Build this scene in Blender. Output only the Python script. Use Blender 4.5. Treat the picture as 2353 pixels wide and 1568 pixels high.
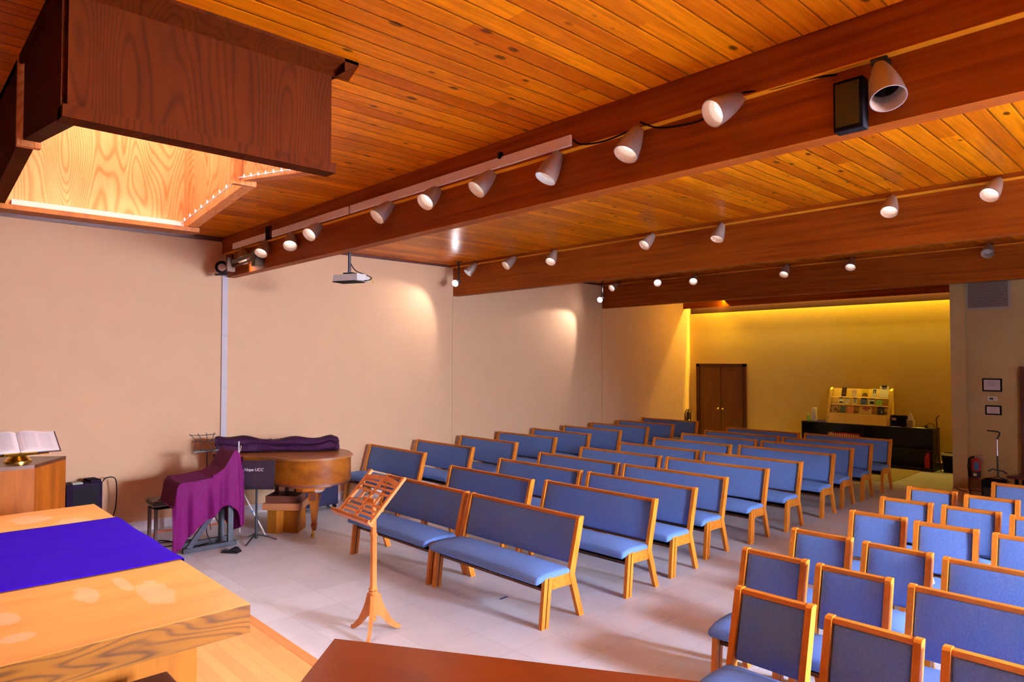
import bpy, bmesh, math, random
from mathutils import Vector, Matrix
random.seed(7)
S = bpy.context.scene
COL = S.collection
for o in list(bpy.data.objects):
    bpy.data.objects.remove(o)

# ---------------------------------------------------------------- camera
def camera():
    yaw, pitch, roll = math.radians(46.53), math.radians(1.63), math.radians(-.04)
    f = Vector((-math.sin(yaw)*math.cos(pitch), math.cos(yaw)*math.cos(pitch), math.sin(pitch)))
    r = Vector((math.cos(yaw), math.sin(yaw), 0)); u = r.cross(f)
    c, s = math.cos(roll), math.sin(roll)
    r2 = c*r+s*u; u2 = -s*r+c*u
    cd = bpy.data.cameras.new('camera'); cam = bpy.data.objects.new('camera', cd); COL.objects.link(cam)
    M = Matrix(((r2.x, u2.x, -f.x, 0), (r2.y, u2.y, -f.y, 0), (r2.z, u2.z, -f.z, 2.2), (0, 0, 0, 1)))
    cam.matrix_world = M
    cd.sensor_width = 36; cd.lens = 23.806; cd.clip_start = .05
    S.camera = cam
camera()
# ---------------------------------------------------------------- world, exposure
W = bpy.data.worlds.new('world'); S.world = W; W.use_nodes = True
bg = W.node_tree.nodes['Background']; bg.inputs[0].default_value = (.75, .8, 1, 1); bg.inputs[1].default_value = .1
S.view_settings.view_transform = 'Standard'; S.view_settings.look = 'None'
S.view_settings.exposure = 1.27; S.view_settings.gamma = 1; S.view_settings.use_curve_mapping = False

# ---------------------------------------------------------------- large lights
def aim(o, loc, to):
    o.location = loc
    o.rotation_euler = (Vector(to)-Vector(loc)).to_track_quat('-Z', 'Y').to_euler()
def area(name, loc, to, sx, sy, power, col):
    l = bpy.data.lights.new(name, 'AREA'); l.shape = 'RECTANGLE'; l.size = sx; l.size_y = sy
    l.energy = power; l.color = col
    o = bpy.data.objects.new(name, l); COL.objects.link(o); aim(o, loc, to); return o
def spot(name, loc, to, power, col, ang=70, blend=.6, r=.03):
    l = bpy.data.lights.new(name, 'SPOT'); l.energy = power; l.color = col
    l.spot_size = math.radians(ang); l.spot_blend = blend; l.shadow_soft_size = r
    o = bpy.data.objects.new(name, l); COL.objects.link(o); aim(o, loc, to); return o
XW, XR, YF, YB, ZC = -9.71, 4.2, -4.2, 15.65, 3.93
DAY = (.70, .80, 1.0)
WIN = [(-2.8, -1.8), (3.8, 5.8), (6.2, 7.9), (9.2, 11.0)]     # window openings in the wall on the right
WP = [6, 1300, 170, 2]
for (a, b), p in zip(WIN, WP):
    wl = area('daylight_window', (XR+.45, (a+b)/2, 2.35), (XR-4, (a+b)/2-2.2, -.4), b-a, 1.9, p, DAY); wl.data.spread = math.radians(118)
area('daylight_skylight', (-4.73, 1.27, 4.72), (-4.73, 1.27, 0), 2.2, 1.1, 52, (1, .90, .88))
area('cove_lamp', (-6.25, 15.605, 3.80), (-6.25, 15.605, 0), 6.6, .03, 115, (1, .70, .06))
area('cove_front_fill', (-6.3, 15.49, 3.68), (-6.3, 15.49, 0), 6.5, .03, 30, (1, .72, .12))  # added strip that brightens the rack and back wall from the front

area('cove_end_fill', (-8.70, 15.49, 3.68), (XW, 14.4, 2.4), 1.2, .03, 22, (1, .64, .03))  # extra lamp put in to strengthen the yellow wedge on the left wall
# ---------------------------------------------------------------- materials
MATS = {}
def nodes(name):
    m = bpy.data.materials.new(name); m.use_nodes = True; nt = m.node_tree
    return m, nt, nt.nodes['Principled BSDF']
def N(nt, t, **k):
    n = nt.nodes.new(t)
    for a, b in k.items():
        if a.startswith('i_'):
            n.inputs[int(a[2:]) if a[2:].isdigit() else a[2:]].default_value = b
        else: setattr(n, a, b)
    return n
def L(nt, a, b): nt.links.new(a, b)
def math_(nt, op, a, b=None, c=None):
    n = nt.nodes.new('ShaderNodeMath'); n.operation = op
    for i, v in enumerate((a, b, c)):
        if v is None: continue
        if isinstance(v, (int, float)): n.inputs[i].default_value = v
        else: nt.links.new(v, n.inputs[i])
    return n.outputs[0]
def mixc(nt, f, a, b, mode='MIX'):
    n = nt.nodes.new('ShaderNodeMix'); n.data_type = 'RGBA'; n.blend_type = mode
    for s, v in ((n.inputs[0], f), (n.inputs[6], a), (n.inputs[7], b)):
        if isinstance(v, (int, float)): s.default_value = v
        elif isinstance(v, tuple): s.default_value = (*v[:3], 1)
        else: nt.links.new(v, s)
    return n.outputs[2]
def plain(name, col, rough=.5, metal=0, emit=0, ecol=None, spec=None):
    if name in MATS: return MATS[name]
    m, nt, b = nodes(name)
    b.inputs['Base Color'].default_value = (*col, 1); b.inputs['Roughness'].default_value = rough
    b.inputs['Metallic'].default_value = metal
    if spec is not None: b.inputs['Specular IOR Level'].default_value = spec
    if emit:
        b.inputs['Emission Color'].default_value = (*(ecol or col), 1); b.inputs['Emission Strength'].default_value = emit
    MATS[name] = m; return m
def speckle(name, c1, c2, scale=30, rough=.7, bump=.1, st=(1, 1, 1)):
    m, nt, b = nodes(name)
    tc = N(nt, 'ShaderNodeTexCoord'); mp = N(nt, 'ShaderNodeMapping'); mp.inputs['Scale'].default_value = st
    L(nt, tc.outputs['Object'], mp.inputs[0])
    n = N(nt, 'ShaderNodeTexNoise', i_Scale=scale, i_Detail=5.); L(nt, mp.outputs[0], n.inputs['Vector'])
    f = math_(nt, 'MULTIPLY_ADD', n.outputs[0], 3, -1)
    f = math_(nt, 'MINIMUM', math_(nt, 'MAXIMUM', f, 0), 1)
    L(nt, mixc(nt, f, c1, c2), b.inputs['Base Color']); b.inputs['Roughness'].default_value = rough
    if bump:
        bp = N(nt, 'ShaderNodeBump', i_Strength=bump, i_Distance=.004); L(nt, n.outputs[0], bp.inputs['Height']); L(nt, bp.outputs[0], b.inputs['Normal'])
    MATS[name] = m; return m
def wood(name, light, dark, st=(1, 12, 12), rough=.4, figure=0., freq=60, spec=.5):
    """grain runs along the axis whose stretch is smallest"""
    m, nt, b = nodes(name)
    tc = N(nt, 'ShaderNodeTexCoord'); mp = N(nt, 'ShaderNodeMapping'); mp.inputs['Scale'].default_value = st
    L(nt, tc.outputs['Object'], mp.inputs[0])
    oi = N(nt, 'ShaderNodeObjectInfo')
    add = N(nt, 'ShaderNodeVectorMath', operation='ADD'); L(nt, mp.outputs[0], add.inputs[0])
    cm = N(nt, 'ShaderNodeCombineXYZ')
    for i in range(3): L(nt, math_(nt, 'MULTIPLY', oi.outputs['Random'], 9+i), cm.inputs[i])
    L(nt, cm.outputs[0], add.inputs[1])
    n = N(nt, 'ShaderNodeTexNoise', i_Scale=2.2, i_Detail=6., i_Roughness=.6); L(nt, add.outputs[0], n.inputs['Vector'])
    big = N(nt, 'ShaderNodeTexNoise', i_Scale=.45, i_Detail=2.); L(nt, add.outputs[0], big.inputs['Vector'])
    f = math_(nt, 'MULTIPLY_ADD', n.outputs[0], 2.4, -.75)
    if figure:
        s = math_(nt, 'SINE', math_(nt, 'MULTIPLY', big.outputs[0], freq))
        s = math_(nt, 'POWER', math_(nt, 'MULTIPLY_ADD', s, .5, .5), 3.0 if freq > 100 else 2.0)
        f = math_(nt, 'ADD', math_(nt, 'MULTIPLY', f, 1-figure), math_(nt, 'MULTIPLY', s, figure))
    f = math_(nt, 'MINIMUM', math_(nt, 'MAXIMUM', f, 0), 1)
    L(nt, mixc(nt, f, light, dark), b.inputs['Base Color'])
    b.inputs['Roughness'].default_value = rough; b.inputs['Specular IOR Level'].default_value = spec
    MATS[name] = m; return m

OAK = wood('oak_orange', (.78, .27, .028), (.52, .145, .012), (9, 9, 1.2), .38, spec=.3)
OAKX = wood('oak_orange_long', (.72, .235, .024), (.42, .11, .010), (1.2, 12, 12), .38, spec=.3)
BEAM = wood('beam_stain', (.36, .080, .006), (.18, .030, .003), (.35, 3, 9), .5, spec=.08)
BEAMLITE = wood('beam_ledge_lit', (.98, .42, .02), (.85, .33, .012), (.6, 6, 9), .45, spec=.3)  # beam wood brightened; the light on the ledge is in its colour
PLY = wood('fir_plywood_shaded', (.062, .009, .001), (.028, .004, .001), (3, 3.6, .9), .7, .5, 300, spec=.02)  # outer face of the box plywood, its shade put into the colour
PLYIN = wood('fir_plywood_lit', (.66, .27, .095), (.46, .11, .018), (3, 4.2, .95), .6, .55, 330, spec=.15)  # same plywood seen from inside, the skylight's brightness put into the colour
ALTAR = wood('altar_oak', (.80, .33, .065), (.66, .22, .035), (1.6, .5, 6), .42, .25, 30)
ALTAREDGE = wood('altar_edge_oak', (.22, .070, .005), (.04, .008, .001), (1.2, 1.5, 9), .5, .6, 150, spec=.12)
ALTARBASE = wood('altar_base_oak', (.36, .115, .007), (.26, .07, .005), (8, 8, .7), .5, spec=.15)
LECT = wood('lectern_veneer', (.34, .090, .006), (.15, .028, .003), (5, 5, .5), .5, .3, 30, spec=.12)
PULP = wood('pulpit_mahogany', (.27, .045, .004), (.15, .020, .003), (1.4, 3, 3), .3, .3, 20, spec=.2)
CHERRY = wood('cherry_orange', (.68, .23, .055), (.48, .13, .025), (6, 6, 1), .35, spec=.3)
WALNUT = wood('piano_walnut', (.34, .095, .008), (.13, .026, .003), (2.5, 2.5, 4), .22, .35, 22, spec=.35)
DOORW = wood('door_veneer', (.20, .065, .012), (.13, .035, .008), (3, 3, .5), .35)
TRIMW = plain('dark_red_trim', (.09, .014, .008), .5)
DOORF = plain('door_frame_stain', (.07, .010, .006), .4)
TABLEW = plain('dark_table_wood', (.10, .022, .012), .4)
FABRIC = speckle('blue_fabric', (.16, .29, .68), (.12, .22, .56), 160, .85, .25, (1, 1, .35))
WALLM = speckle('wall_cream', (.76, .475, .285), (.745, .46, .275), 3, .85, 0)
WALLB = speckle('wall_yellow', (.68, .48, .15), (.65, .455, .135), 3, .85, 0)
WALLC = speckle('wall_tan', (.44, .28, .12), (.415, .262, .112), 3, .85, 0)
WHITE = plain('painted_white', (.95, .84, .90), .5)
WHITEP = plain('plastic_white', (.80, .76, .74), .35)
PAPER = plain('paper_white', (.82, .78, .78), .8)
BLACK = plain('black_plastic', (.007, .005, .007), .7, spec=.06)
BLACKM = plain('black_metal', (.025, .022, .028), .35, .3)
DARKP = plain('black_case_purple', (.014, .006, .018), .8, spec=.04)
CAB = plain('black_laminate', (.008, .006, .007), .5)
STEEL = plain('brushed_steel', (.52, .43, .38), .38, .55)
STEELG = plain('grey_steel', (.035, .03, .04), .6, 0, spec=.1)
CHROME = plain('chrome', (.8, .78, .76), .15, 1)
BRASS = plain('brass', (.72, .48, .10), .25, 1)
GLIDE = plain('steel_glide', (.4, .38, .36), .4, .8)
SPIN = plain('spot_inner_white', (.62, .40, .30), .5)
LAMPON = plain('lamp_face', (1, .9, .8), .5, 0, .95, (1, .90, .82))
LAMPOFF = plain('lamp_glass_off', (.5, .48, .48), .2)
LAMPFL = plain('flood_face', (1, 1, 1), .5, 0, 40, (1, .95, .97))
LEDM = plain('led_bulb', (.9, .85, 1), .4, 0, .9, (.85, .8, 1))
VIOLET = speckle('violet_cloth', (.105, .004, .056), (.08, .003, .045), 40, .7, .2)
ROLLM = speckle('dark_purple_cloth', (.035, .006, .028), (.02, .004, .016), 25, .7, .4)
RUNNER = speckle('runner_violet', (.028, .0, .40), (.022, .0, .33), 60, .9, .15)
LEATHER = plain('black_leather', (.05, .032, .03), .3)
RED = plain('red_paint', (.45, .015, .02), .3)
REDB = plain('red_book_cloth', (.50, .015, .03), .6)
ORANGE = plain('orange_rubber', (.85, .09, .01), .5)
BLUETAG = plain('blue_label', (.03, .16, .38), .5)
CASEB = plain('blue_grey_case', (.018, .016, .036), .8, spec=.05)
PINE = wood('rack_pine', (.66, .42, .10), (.56, .34, .075), (3, 3, 1), .5)
GREEN = plain('green_gel', (.20, .50, .08), .25)
MATR = speckle('ribbed_mat', (.50, .42, .20), (.42, .35, .16), 60, .9, .3)

def mat_ceiling():
    m, nt, b = nodes('ceiling_planks')
    tc = N(nt, 'ShaderNodeTexCoord'); sp = N(nt, 'ShaderNodeSeparateXYZ'); L(nt, tc.outputs['Object'], sp.inputs[0])
    u = math_(nt, 'DIVIDE', sp.outputs[0], .138); idx = math_(nt, 'FLOOR', u); fr = math_(nt, 'SUBTRACT', u, idx)
    wn = N(nt, 'ShaderNodeTexWhiteNoise', noise_dimensions='1D'); L(nt, idx, wn.inputs['W'])
    v = math_(nt, 'DIVIDE', math_(nt, 'ADD', sp.outputs[1], math_(nt, 'MULTIPLY', wn.outputs['Value'], 5)), 3.1)
    vi = math_(nt, 'FLOOR', v)
    wn2 = N(nt, 'ShaderNodeTexWhiteNoise', noise_dimensions='2D'); cb = N(nt, 'ShaderNodeCombineXYZ'); L(nt, idx, cb.inputs[0]); L(nt, vi, cb.inputs[1]); L(nt, cb.outputs[0], wn2.inputs['Vector'])
    # grain
    off = N(nt, 'ShaderNodeCombineXYZ'); L(nt, math_(nt, 'MULTIPLY', sp.outputs[0], 26), off.inputs[0]); L(nt, math_(nt, 'MULTIPLY', sp.outputs[1], 1.3), off.inputs[1]); L(nt, math_(nt, 'MULTIPLY', wn2.outputs['Value'], 40), off.inputs[2])
    g = N(nt, 'ShaderNodeTexNoise', i_Scale=1.4, i_Detail=5., i_Roughness=.6); L(nt, off.outputs[0], g.inputs['Vector'])
    g2 = math_(nt, 'MINIMUM', math_(nt, 'MAXIMUM', math_(nt, 'MULTIPLY_ADD', g.outputs[0], 2.2, -.7), 0), 1)
    tone = mixc(nt, wn2.outputs['Value'], (1.0, .31, .004), (.56, .12, .003))
    c = mixc(nt, math_(nt, 'MULTIPLY', g2, .72), tone, (.24, .036, .002))
    # knots
    kv = N(nt, 'ShaderNodeCombineXYZ'); L(nt, math_(nt, 'MULTIPLY', sp.outputs[0], 7.24), kv.inputs[0]); L(nt, math_(nt, 'MULTIPLY', sp.outputs[1], 3.6), kv.inputs[1])
    vo = N(nt, 'ShaderNodeTexVoronoi', i_Scale=1.0, i_Randomness=1.0); L(nt, kv.outputs[0], vo.inputs['Vector'])
    wn3 = N(nt, 'ShaderNodeTexWhiteNoise', noise_dimensions='3D'); L(nt, vo.outputs['Position'], wn3.inputs['Vector'])
    kr = math_(nt, 'MULTIPLY', wn3.outputs['Value'], .13)
    k = math_(nt, 'MULTIPLY_ADD', math_(nt, 'SUBTRACT', kr, vo.outputs['Distance']), 14, .9)
    k = math_(nt, 'MINIMUM', math_(nt, 'MAXIMUM', k, 0), 1)
    k = math_(nt, 'MULTIPLY', k, math_(nt, 'GREATER_THAN', wn3.outputs['Value'], .25))
    c = mixc(nt, math_(nt, 'MULTIPLY', k, .85), c, (.035, .006, .002))
    # seams
    d = math_(nt, 'MINIMUM', fr, math_(nt, 'SUBTRACT', 1, fr)); s1 = math_(nt, 'LESS_THAN', d, .028)
    c = mixc(nt, math_(nt, 'MULTIPLY', s1, .72), c, (.03, .006, .002))
    L(nt, c, b.inputs['Base Color']); b.inputs['Roughness'].default_value = .28; b.inputs['Specular IOR Level'].default_value = .07
    h = math_(nt, 'MINIMUM', math_(nt, 'MULTIPLY', d, 12), 1)
    bp = N(nt, 'ShaderNodeBump', i_Strength=.6, i_Distance=.006); L(nt, h, bp.inputs['Height']); L(nt, bp.outputs[0], b.inputs['Normal'])
    return m
def mat_tiles():
    m, nt, b = nodes('vinyl_floor_tiles')
    tc = N(nt, 'ShaderNodeTexCoord'); sp = N(nt, 'ShaderNodeSeparateXYZ'); L(nt, tc.outputs['Object'], sp.inputs[0])
    ds = []; ids = []
    for i, o in ((0, 3.30), (1, -4.5)):
        u = math_(nt, 'DIVIDE', math_(nt, 'ADD', sp.outputs[i], o), .457); ix = math_(nt, 'FLOOR', u); fr = math_(nt, 'SUBTRACT', u, ix)
        ds.append(math_(nt, 'MINIMUM', fr, math_(nt, 'SUBTRACT', 1, fr))); ids.append(ix)
    cb = N(nt, 'ShaderNodeCombineXYZ'); L(nt, ids[0], cb.inputs[0]); L(nt, ids[1], cb.inputs[1])
    wn = N(nt, 'ShaderNodeTexWhiteNoise', noise_dimensions='2D'); L(nt, cb.outputs[0], wn.inputs['Vector'])
    nz = N(nt, 'ShaderNodeTexNoise', i_Scale=5., i_Detail=6., i_Roughness=.65); L(nt, tc.outputs['Object'], nz.inputs['Vector'])
    nf = math_(nt, 'MINIMUM', math_(nt, 'MAXIMUM', math_(nt, 'MULTIPLY_ADD', nz.outputs[0], 2.6, -.8), 0), 1)
    c = mixc(nt, wn.outputs['Value'], (.68, .71, .82), (.60, .61, .70))
    c = mixc(nt, math_(nt, 'MULTIPLY', nf, .3), c, (.54, .52, .56))
    d = math_(nt, 'MINIMUM', ds[0], ds[1]); s1 = math_(nt, 'LESS_THAN', d, .007)
    c = mixc(nt, math_(nt, 'MULTIPLY', s1, .28), c, (.22, .18, .17))
    L(nt, c, b.inputs['Base Color']); b.inputs['Roughness'].default_value = .42; b.inputs['Specular IOR Level'].default_value = .3
    return m
def mat_strip(name, w, ln, c1, c2, seam):
    m, nt, b = nodes(name)
    tc = N(nt, 'ShaderNodeTexCoord'); sp = N(nt, 'ShaderNodeSeparateXYZ'); L(nt, tc.outputs['Object'], sp.inputs[0])
    u = math_(nt, 'DIVIDE', sp.outputs[1], w); idx = math_(nt, 'FLOOR', u); fr = math_(nt, 'SUBTRACT', u, idx)
    wn = N(nt, 'ShaderNodeTexWhiteNoise', noise_dimensions='1D'); L(nt, idx, wn.inputs['W'])
    v = math_(nt, 'DIVIDE', math_(nt, 'ADD', sp.outputs[0], math_(nt, 'MULTIPLY', wn.outputs['Value'], 7)), ln); vi = math_(nt, 'FLOOR', v); fv = math_(nt, 'SUBTRACT', v, vi)
    cb = N(nt, 'ShaderNodeCombineXYZ'); L(nt, idx, cb.inputs[0]); L(nt, vi, cb.inputs[1])
    wn2 = N(nt, 'ShaderNodeTexWhiteNoise', noise_dimensions='2D'); L(nt, cb.outputs[0], wn2.inputs['Vector'])
    g = N(nt, 'ShaderNodeCombineXYZ'); L(nt, math_(nt, 'MULTIPLY', sp.outputs[0], 2), g.inputs[0]); L(nt, math_(nt, 'MULTIPLY', sp.outputs[1], 30), g.inputs[1]); L(nt, math_(nt, 'MULTIPLY', wn2.outputs['Value'], 30), g.inputs[2])
    n = N(nt, 'ShaderNodeTexNoise', i_Scale=1.5, i_Detail=4.); L(nt, g.outputs[0], n.inputs['Vector'])
    c = mixc(nt, wn2.outputs['Value'], c1, c2)
    c = mixc(nt, math_(nt, 'MULTIPLY', n.outputs[0], .35), c, seam)
    d = math_(nt, 'MINIMUM', fr, math_(nt, 'SUBTRACT', 1, fr)); e = math_(nt, 'MULTIPLY', math_(nt, 'MINIMUM', fv, math_(nt, 'SUBTRACT', 1, fv)), ln/w)
    s = math_(nt, 'LESS_THAN', math_(nt, 'MINIMUM', d, e), .02)
    c = mixc(nt, math_(nt, 'MULTIPLY', s, .6), c, seam)
    L(nt, c, b.inputs['Base Color']); b.inputs['Roughness'].default_value = .3
    return m
CEILM = mat_ceiling(); FLOORM = mat_tiles()
DAISM = mat_strip('dais_oak_strip', .083, .9, (.85, .42, .13), (.74, .31, .085), (.42, .15, .03))

for _m in (RUNNER, VIOLET, ROLLM, FABRIC, WALLM, WALLB, WALLC): _m.node_tree.nodes['Principled BSDF'].inputs['Specular IOR Level'].default_value = .08
# ---------------------------------------------------------------- mesh helpers
class MB:
    def __init__(s): s.b = bmesh.new()
    def box(s, x0, x1, y0, y1, z0, z1, M=None, bev=0):
        r = bmesh.ops.create_cube(s.b, size=1)
        vs = r['verts']
        bmesh.ops.scale(s.b, vec=(x1-x0, y1-y0, z1-z0), verts=vs)
        bmesh.ops.translate(s.b, vec=((x0+x1)/2, (y0+y1)/2, (z0+z1)/2), verts=vs)
        if bev:
            es = list({e for v in vs for e in v.link_edges})
            g = bmesh.ops.bevel(s.b, geom=es, offset=bev, segments=2, affect='EDGES', profile=.5)
            vs = list(set(g['verts']) | {v for v in vs if v.is_valid})
        if M is not None: bmesh.ops.transform(s.b, matrix=M, verts=vs)
        return s
    def prism(s, pts, h0, h1, ax=2, M=None):
        """polygon extruded along ax; pts are the other two coordinates in order"""
        def P(a, b, h): return {2: (a, b, h), 0: (h, a, b), 1: (a, h, b)}[ax]
        lo = [s.b.verts.new(P(a, b, h0)) for a, b in pts]; hi = [s.b.verts.new(P(a, b, h1)) for a, b in pts]
        n = len(pts)
        s.b.faces.new(lo); s.b.faces.new(hi)
        for i in range(n): s.b.faces.new((lo[i], lo[(i+1) % n], hi[(i+1) % n], hi[i]))
        if M is not None: bmesh.ops.transform(s.b, matrix=M, verts=lo+hi)
        return s
    def lathe(s, prof, seg=20, M=None):
        rings = []; allv = []
        for r, z in prof:
            if r < 1e-5: ring = [s.b.verts.new((0, 0, z))]
            else: ring = [s.b.verts.new((r*math.cos(2*math.pi*i/seg), r*math.sin(2*math.pi*i/seg), z)) for i in range(seg)]
            rings.append(ring); allv += ring
        for a, c in zip(rings, rings[1:]):
            for i in range(seg):
                j = (i+1) % seg
                if len(a) == 1 and len(c) == 1: continue
                if len(a) == 1: s.b.faces.new((a[0], c[i], c[j]))
                elif len(c) == 1: s.b.faces.new((a[i], a[j], c[0]))
                else: s.b.faces.new((a[i], a[j], c[j], c[i]))
        if M is not None: bmesh.ops.transform(s.b, matrix=M, verts=allv)
        return s
    def tube(s, pts, r, seg=8, r2=None, caps=True):
        pts = [Vector(p) for p in pts]; n = len(pts); rings = []
        up = Vector((0, 0, 1)); prev = None
        for i, p in enumerate(pts):
            t = (pts[min(i+1, n-1)]-pts[max(i-1, 0)]).normalized()
            if prev is None:
                a = up if abs(t.z) < .95 else Vector((1, 0, 0)); u = t.cross(a).normalized()
            else: u = (prev-t*prev.dot(t)).normalized()
            prev = u; v = t.cross(u)
            rr = r if r2 is None else r+(r2-r)*i/(n-1)
            rings.append([s.b.verts.new(p+u*rr*math.cos(2*math.pi*k/seg)+v*rr*math.sin(2*math.pi*k/seg)) for k in range(seg)])
        for a, c in zip(rings, rings[1:]):
            for k in range(seg): s.b.faces.new((a[k], a[(k+1) % seg], c[(k+1) % seg], c[k]))
        if caps:
            s.b.faces.new(rings[0]); s.b.faces.new(rings[-1])
        return s
    def bar(s, p, q, w, h):
        """rectangular bar from p to q: w across (horizontal), h in the other direction"""
        p, q = Vector(p), Vector(q); t = (q-p); ln = t.length; t.normalize()
        a = Vector((0, 0, 1)) if abs(t.z) < .98 else Vector((0, 1, 0))
        u = t.cross(a).normalized(); v = u.cross(t)
        M = Matrix(((u.x, v.x, t.x, p.x), (u.y, v.y, t.y, p.y), (u.z, v.z, t.z, p.z), (0, 0, 0, 1)))
        return s.box(-w/2, w/2, -h/2, h/2, 0, ln, M)
    def quad(s, a, b, c, d):
        s.b.faces.new([s.b.verts.new(p) for p in (a, b, c, d)]); return s
    def grid(s, fn, nu, nv):
        vs = [[s.b.verts.new(fn(i/nu, j/nv)) for j in range(nv+1)] for i in range(nu+1)]
        for i in range(nu):
            for j in range(nv): s.b.faces.new((vs[i][j], vs[i+1][j], vs[i+1][j+1], vs[i][j+1]))
        return s
    def cushion(s, x0, x1, y0, y1, z0, z1, crown=.02, r=.02, ny=6, axis=2):
        """padded slab crowned along axis (2 = top, 1 = both y sides)"""
        nx = max(6, int((x1-x0)/.12))
        b = bmesh.new(); bmesh.ops.create_cube(b, size=2)
        bmesh.ops.bevel(b, geom=b.edges[:], offset=.001, segments=1, affect='EDGES')
        b.free()
        n = {0: nx, 1: ny, 2: 4} if axis == 2 else {0: nx, 1: 4, 2: ny}
        def mapp(u, v, w):
            X, Y, Z = (x1-x0)/2, (y1-y0)/2, (z1-z0)/2
            p = Vector((u*X, v*Y, w*Z))
            rr = min(r, X, Y, Z)
            q = Vector((max(-X+rr, min(X-rr, p.x)), max(-Y+rr, min(Y-rr, p.y)), max(-Z+rr, min(Z-rr, p.z))))
            d = p-q
            if d.length > 1e-9: p = q+d.normalized()*rr
            if axis == 2 and w > 0: p.z += crown*w*(1-u**6)*(1-abs(v)**2.5)
            if axis == 1: p.y += crown*v*(1-abs(u)**6)*(1-abs(w)**3)
            return p+Vector(((x0+x1)/2, (y0+y1)/2, (z0+z1)/2))
        def lin(k):
            m = n[k]; e = [-1, -.94] if False else [-1]
            L_ = (x1-x0, y1-y0, z1-z0)[k]; t = min(.9, 2*r/L_)
            inner = [-1+t*.45, -1+t*.8] ; return [-1]+inner+[(-1+t)+(2-2*t)*i/m for i in range(m+1)]+[1-t*.8, 1-t*.45, 1]
        LL = [lin(0), lin(1), lin(2)]
        cache = {}
        def V(u, v, w):
            k = (round(u, 5), round(v, 5), round(w, 5))
            if k not in cache: cache[k] = s.b.verts.new(mapp(u, v, w))
            return cache[k]
        for a, bb, c in ((0, 1, 2), (1, 2, 0), (2, 0, 1)):
            for side in (-1, 1):
                for i in range(len(LL[a])-1):
                    for j in range(len(LL[bb])-1):
                        q = []
                        for (p_, q_) in ((i, j), (i+1, j), (i+1, j+1), (i, j+1)):
                            t = [0, 0, 0]; t[a] = LL[a][p_]; t[bb] = LL[bb][q_]; t[c] = side; q.append(V(*t))
                        if side < 0: q.reverse()
                        if len(set(q)) == 4: s.b.faces.new(q)
        return s
    def make(s, name, mat, parent=None, loc=None, smooth=None, rot=None):
        bmesh.ops.recalc_face_normals(s.b, faces=s.b.faces[:])
        me = bpy.data.meshes.new(name); s.b.to_mesh(me); s.b.free()
        if smooth is not None:
            for p in me.polygons: p.use_smooth = True
            if smooth < 170:
                me.set_sharp_from_angle(angle=math.radians(smooth))
        me.materials.append(mat)
        o = bpy.data.objects.new(name, me); COL.objects.link(o)
        if parent is not None: o.parent = parent
        if loc is not None: o.location = loc
        if rot is not None: o.rotation_euler = rot
        return o
def tag(o, label=None, cat=None, group=None, kind=None):
    if label: o['label'] = label
    if cat: o['category'] = cat
    if group: o['group'] = group
    if kind: o['kind'] = kind
    return o
def thing(name, label, cat, loc=(0, 0, 0), rz=0, group=None):
    o = bpy.data.objects.new(name, None); COL.objects.link(o); o.location = loc; o.rotation_euler = (0, 0, rz)
    o.empty_display_size = .1
    return tag(o, label, cat, group)
def copy_tree(o, parent=None):
    c = o.copy(); COL.objects.link(c); c.parent = parent
    for ch in [x for x in o.children]: copy_tree(ch, c)
    return c
def struct(o): o['kind'] = 'structure'; return o
def frame(t, p):
    """matrix whose z axis points along t at p"""
    q = Vector(t).normalized().to_track_quat('Z', 'Y').to_matrix().to_4x4(); q.translation = Vector(p); return q
ORD = ['front', 'second', 'third', 'fourth', 'fifth', 'sixth', 'seventh', 'eighth', 'ninth', 'tenth']

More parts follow.
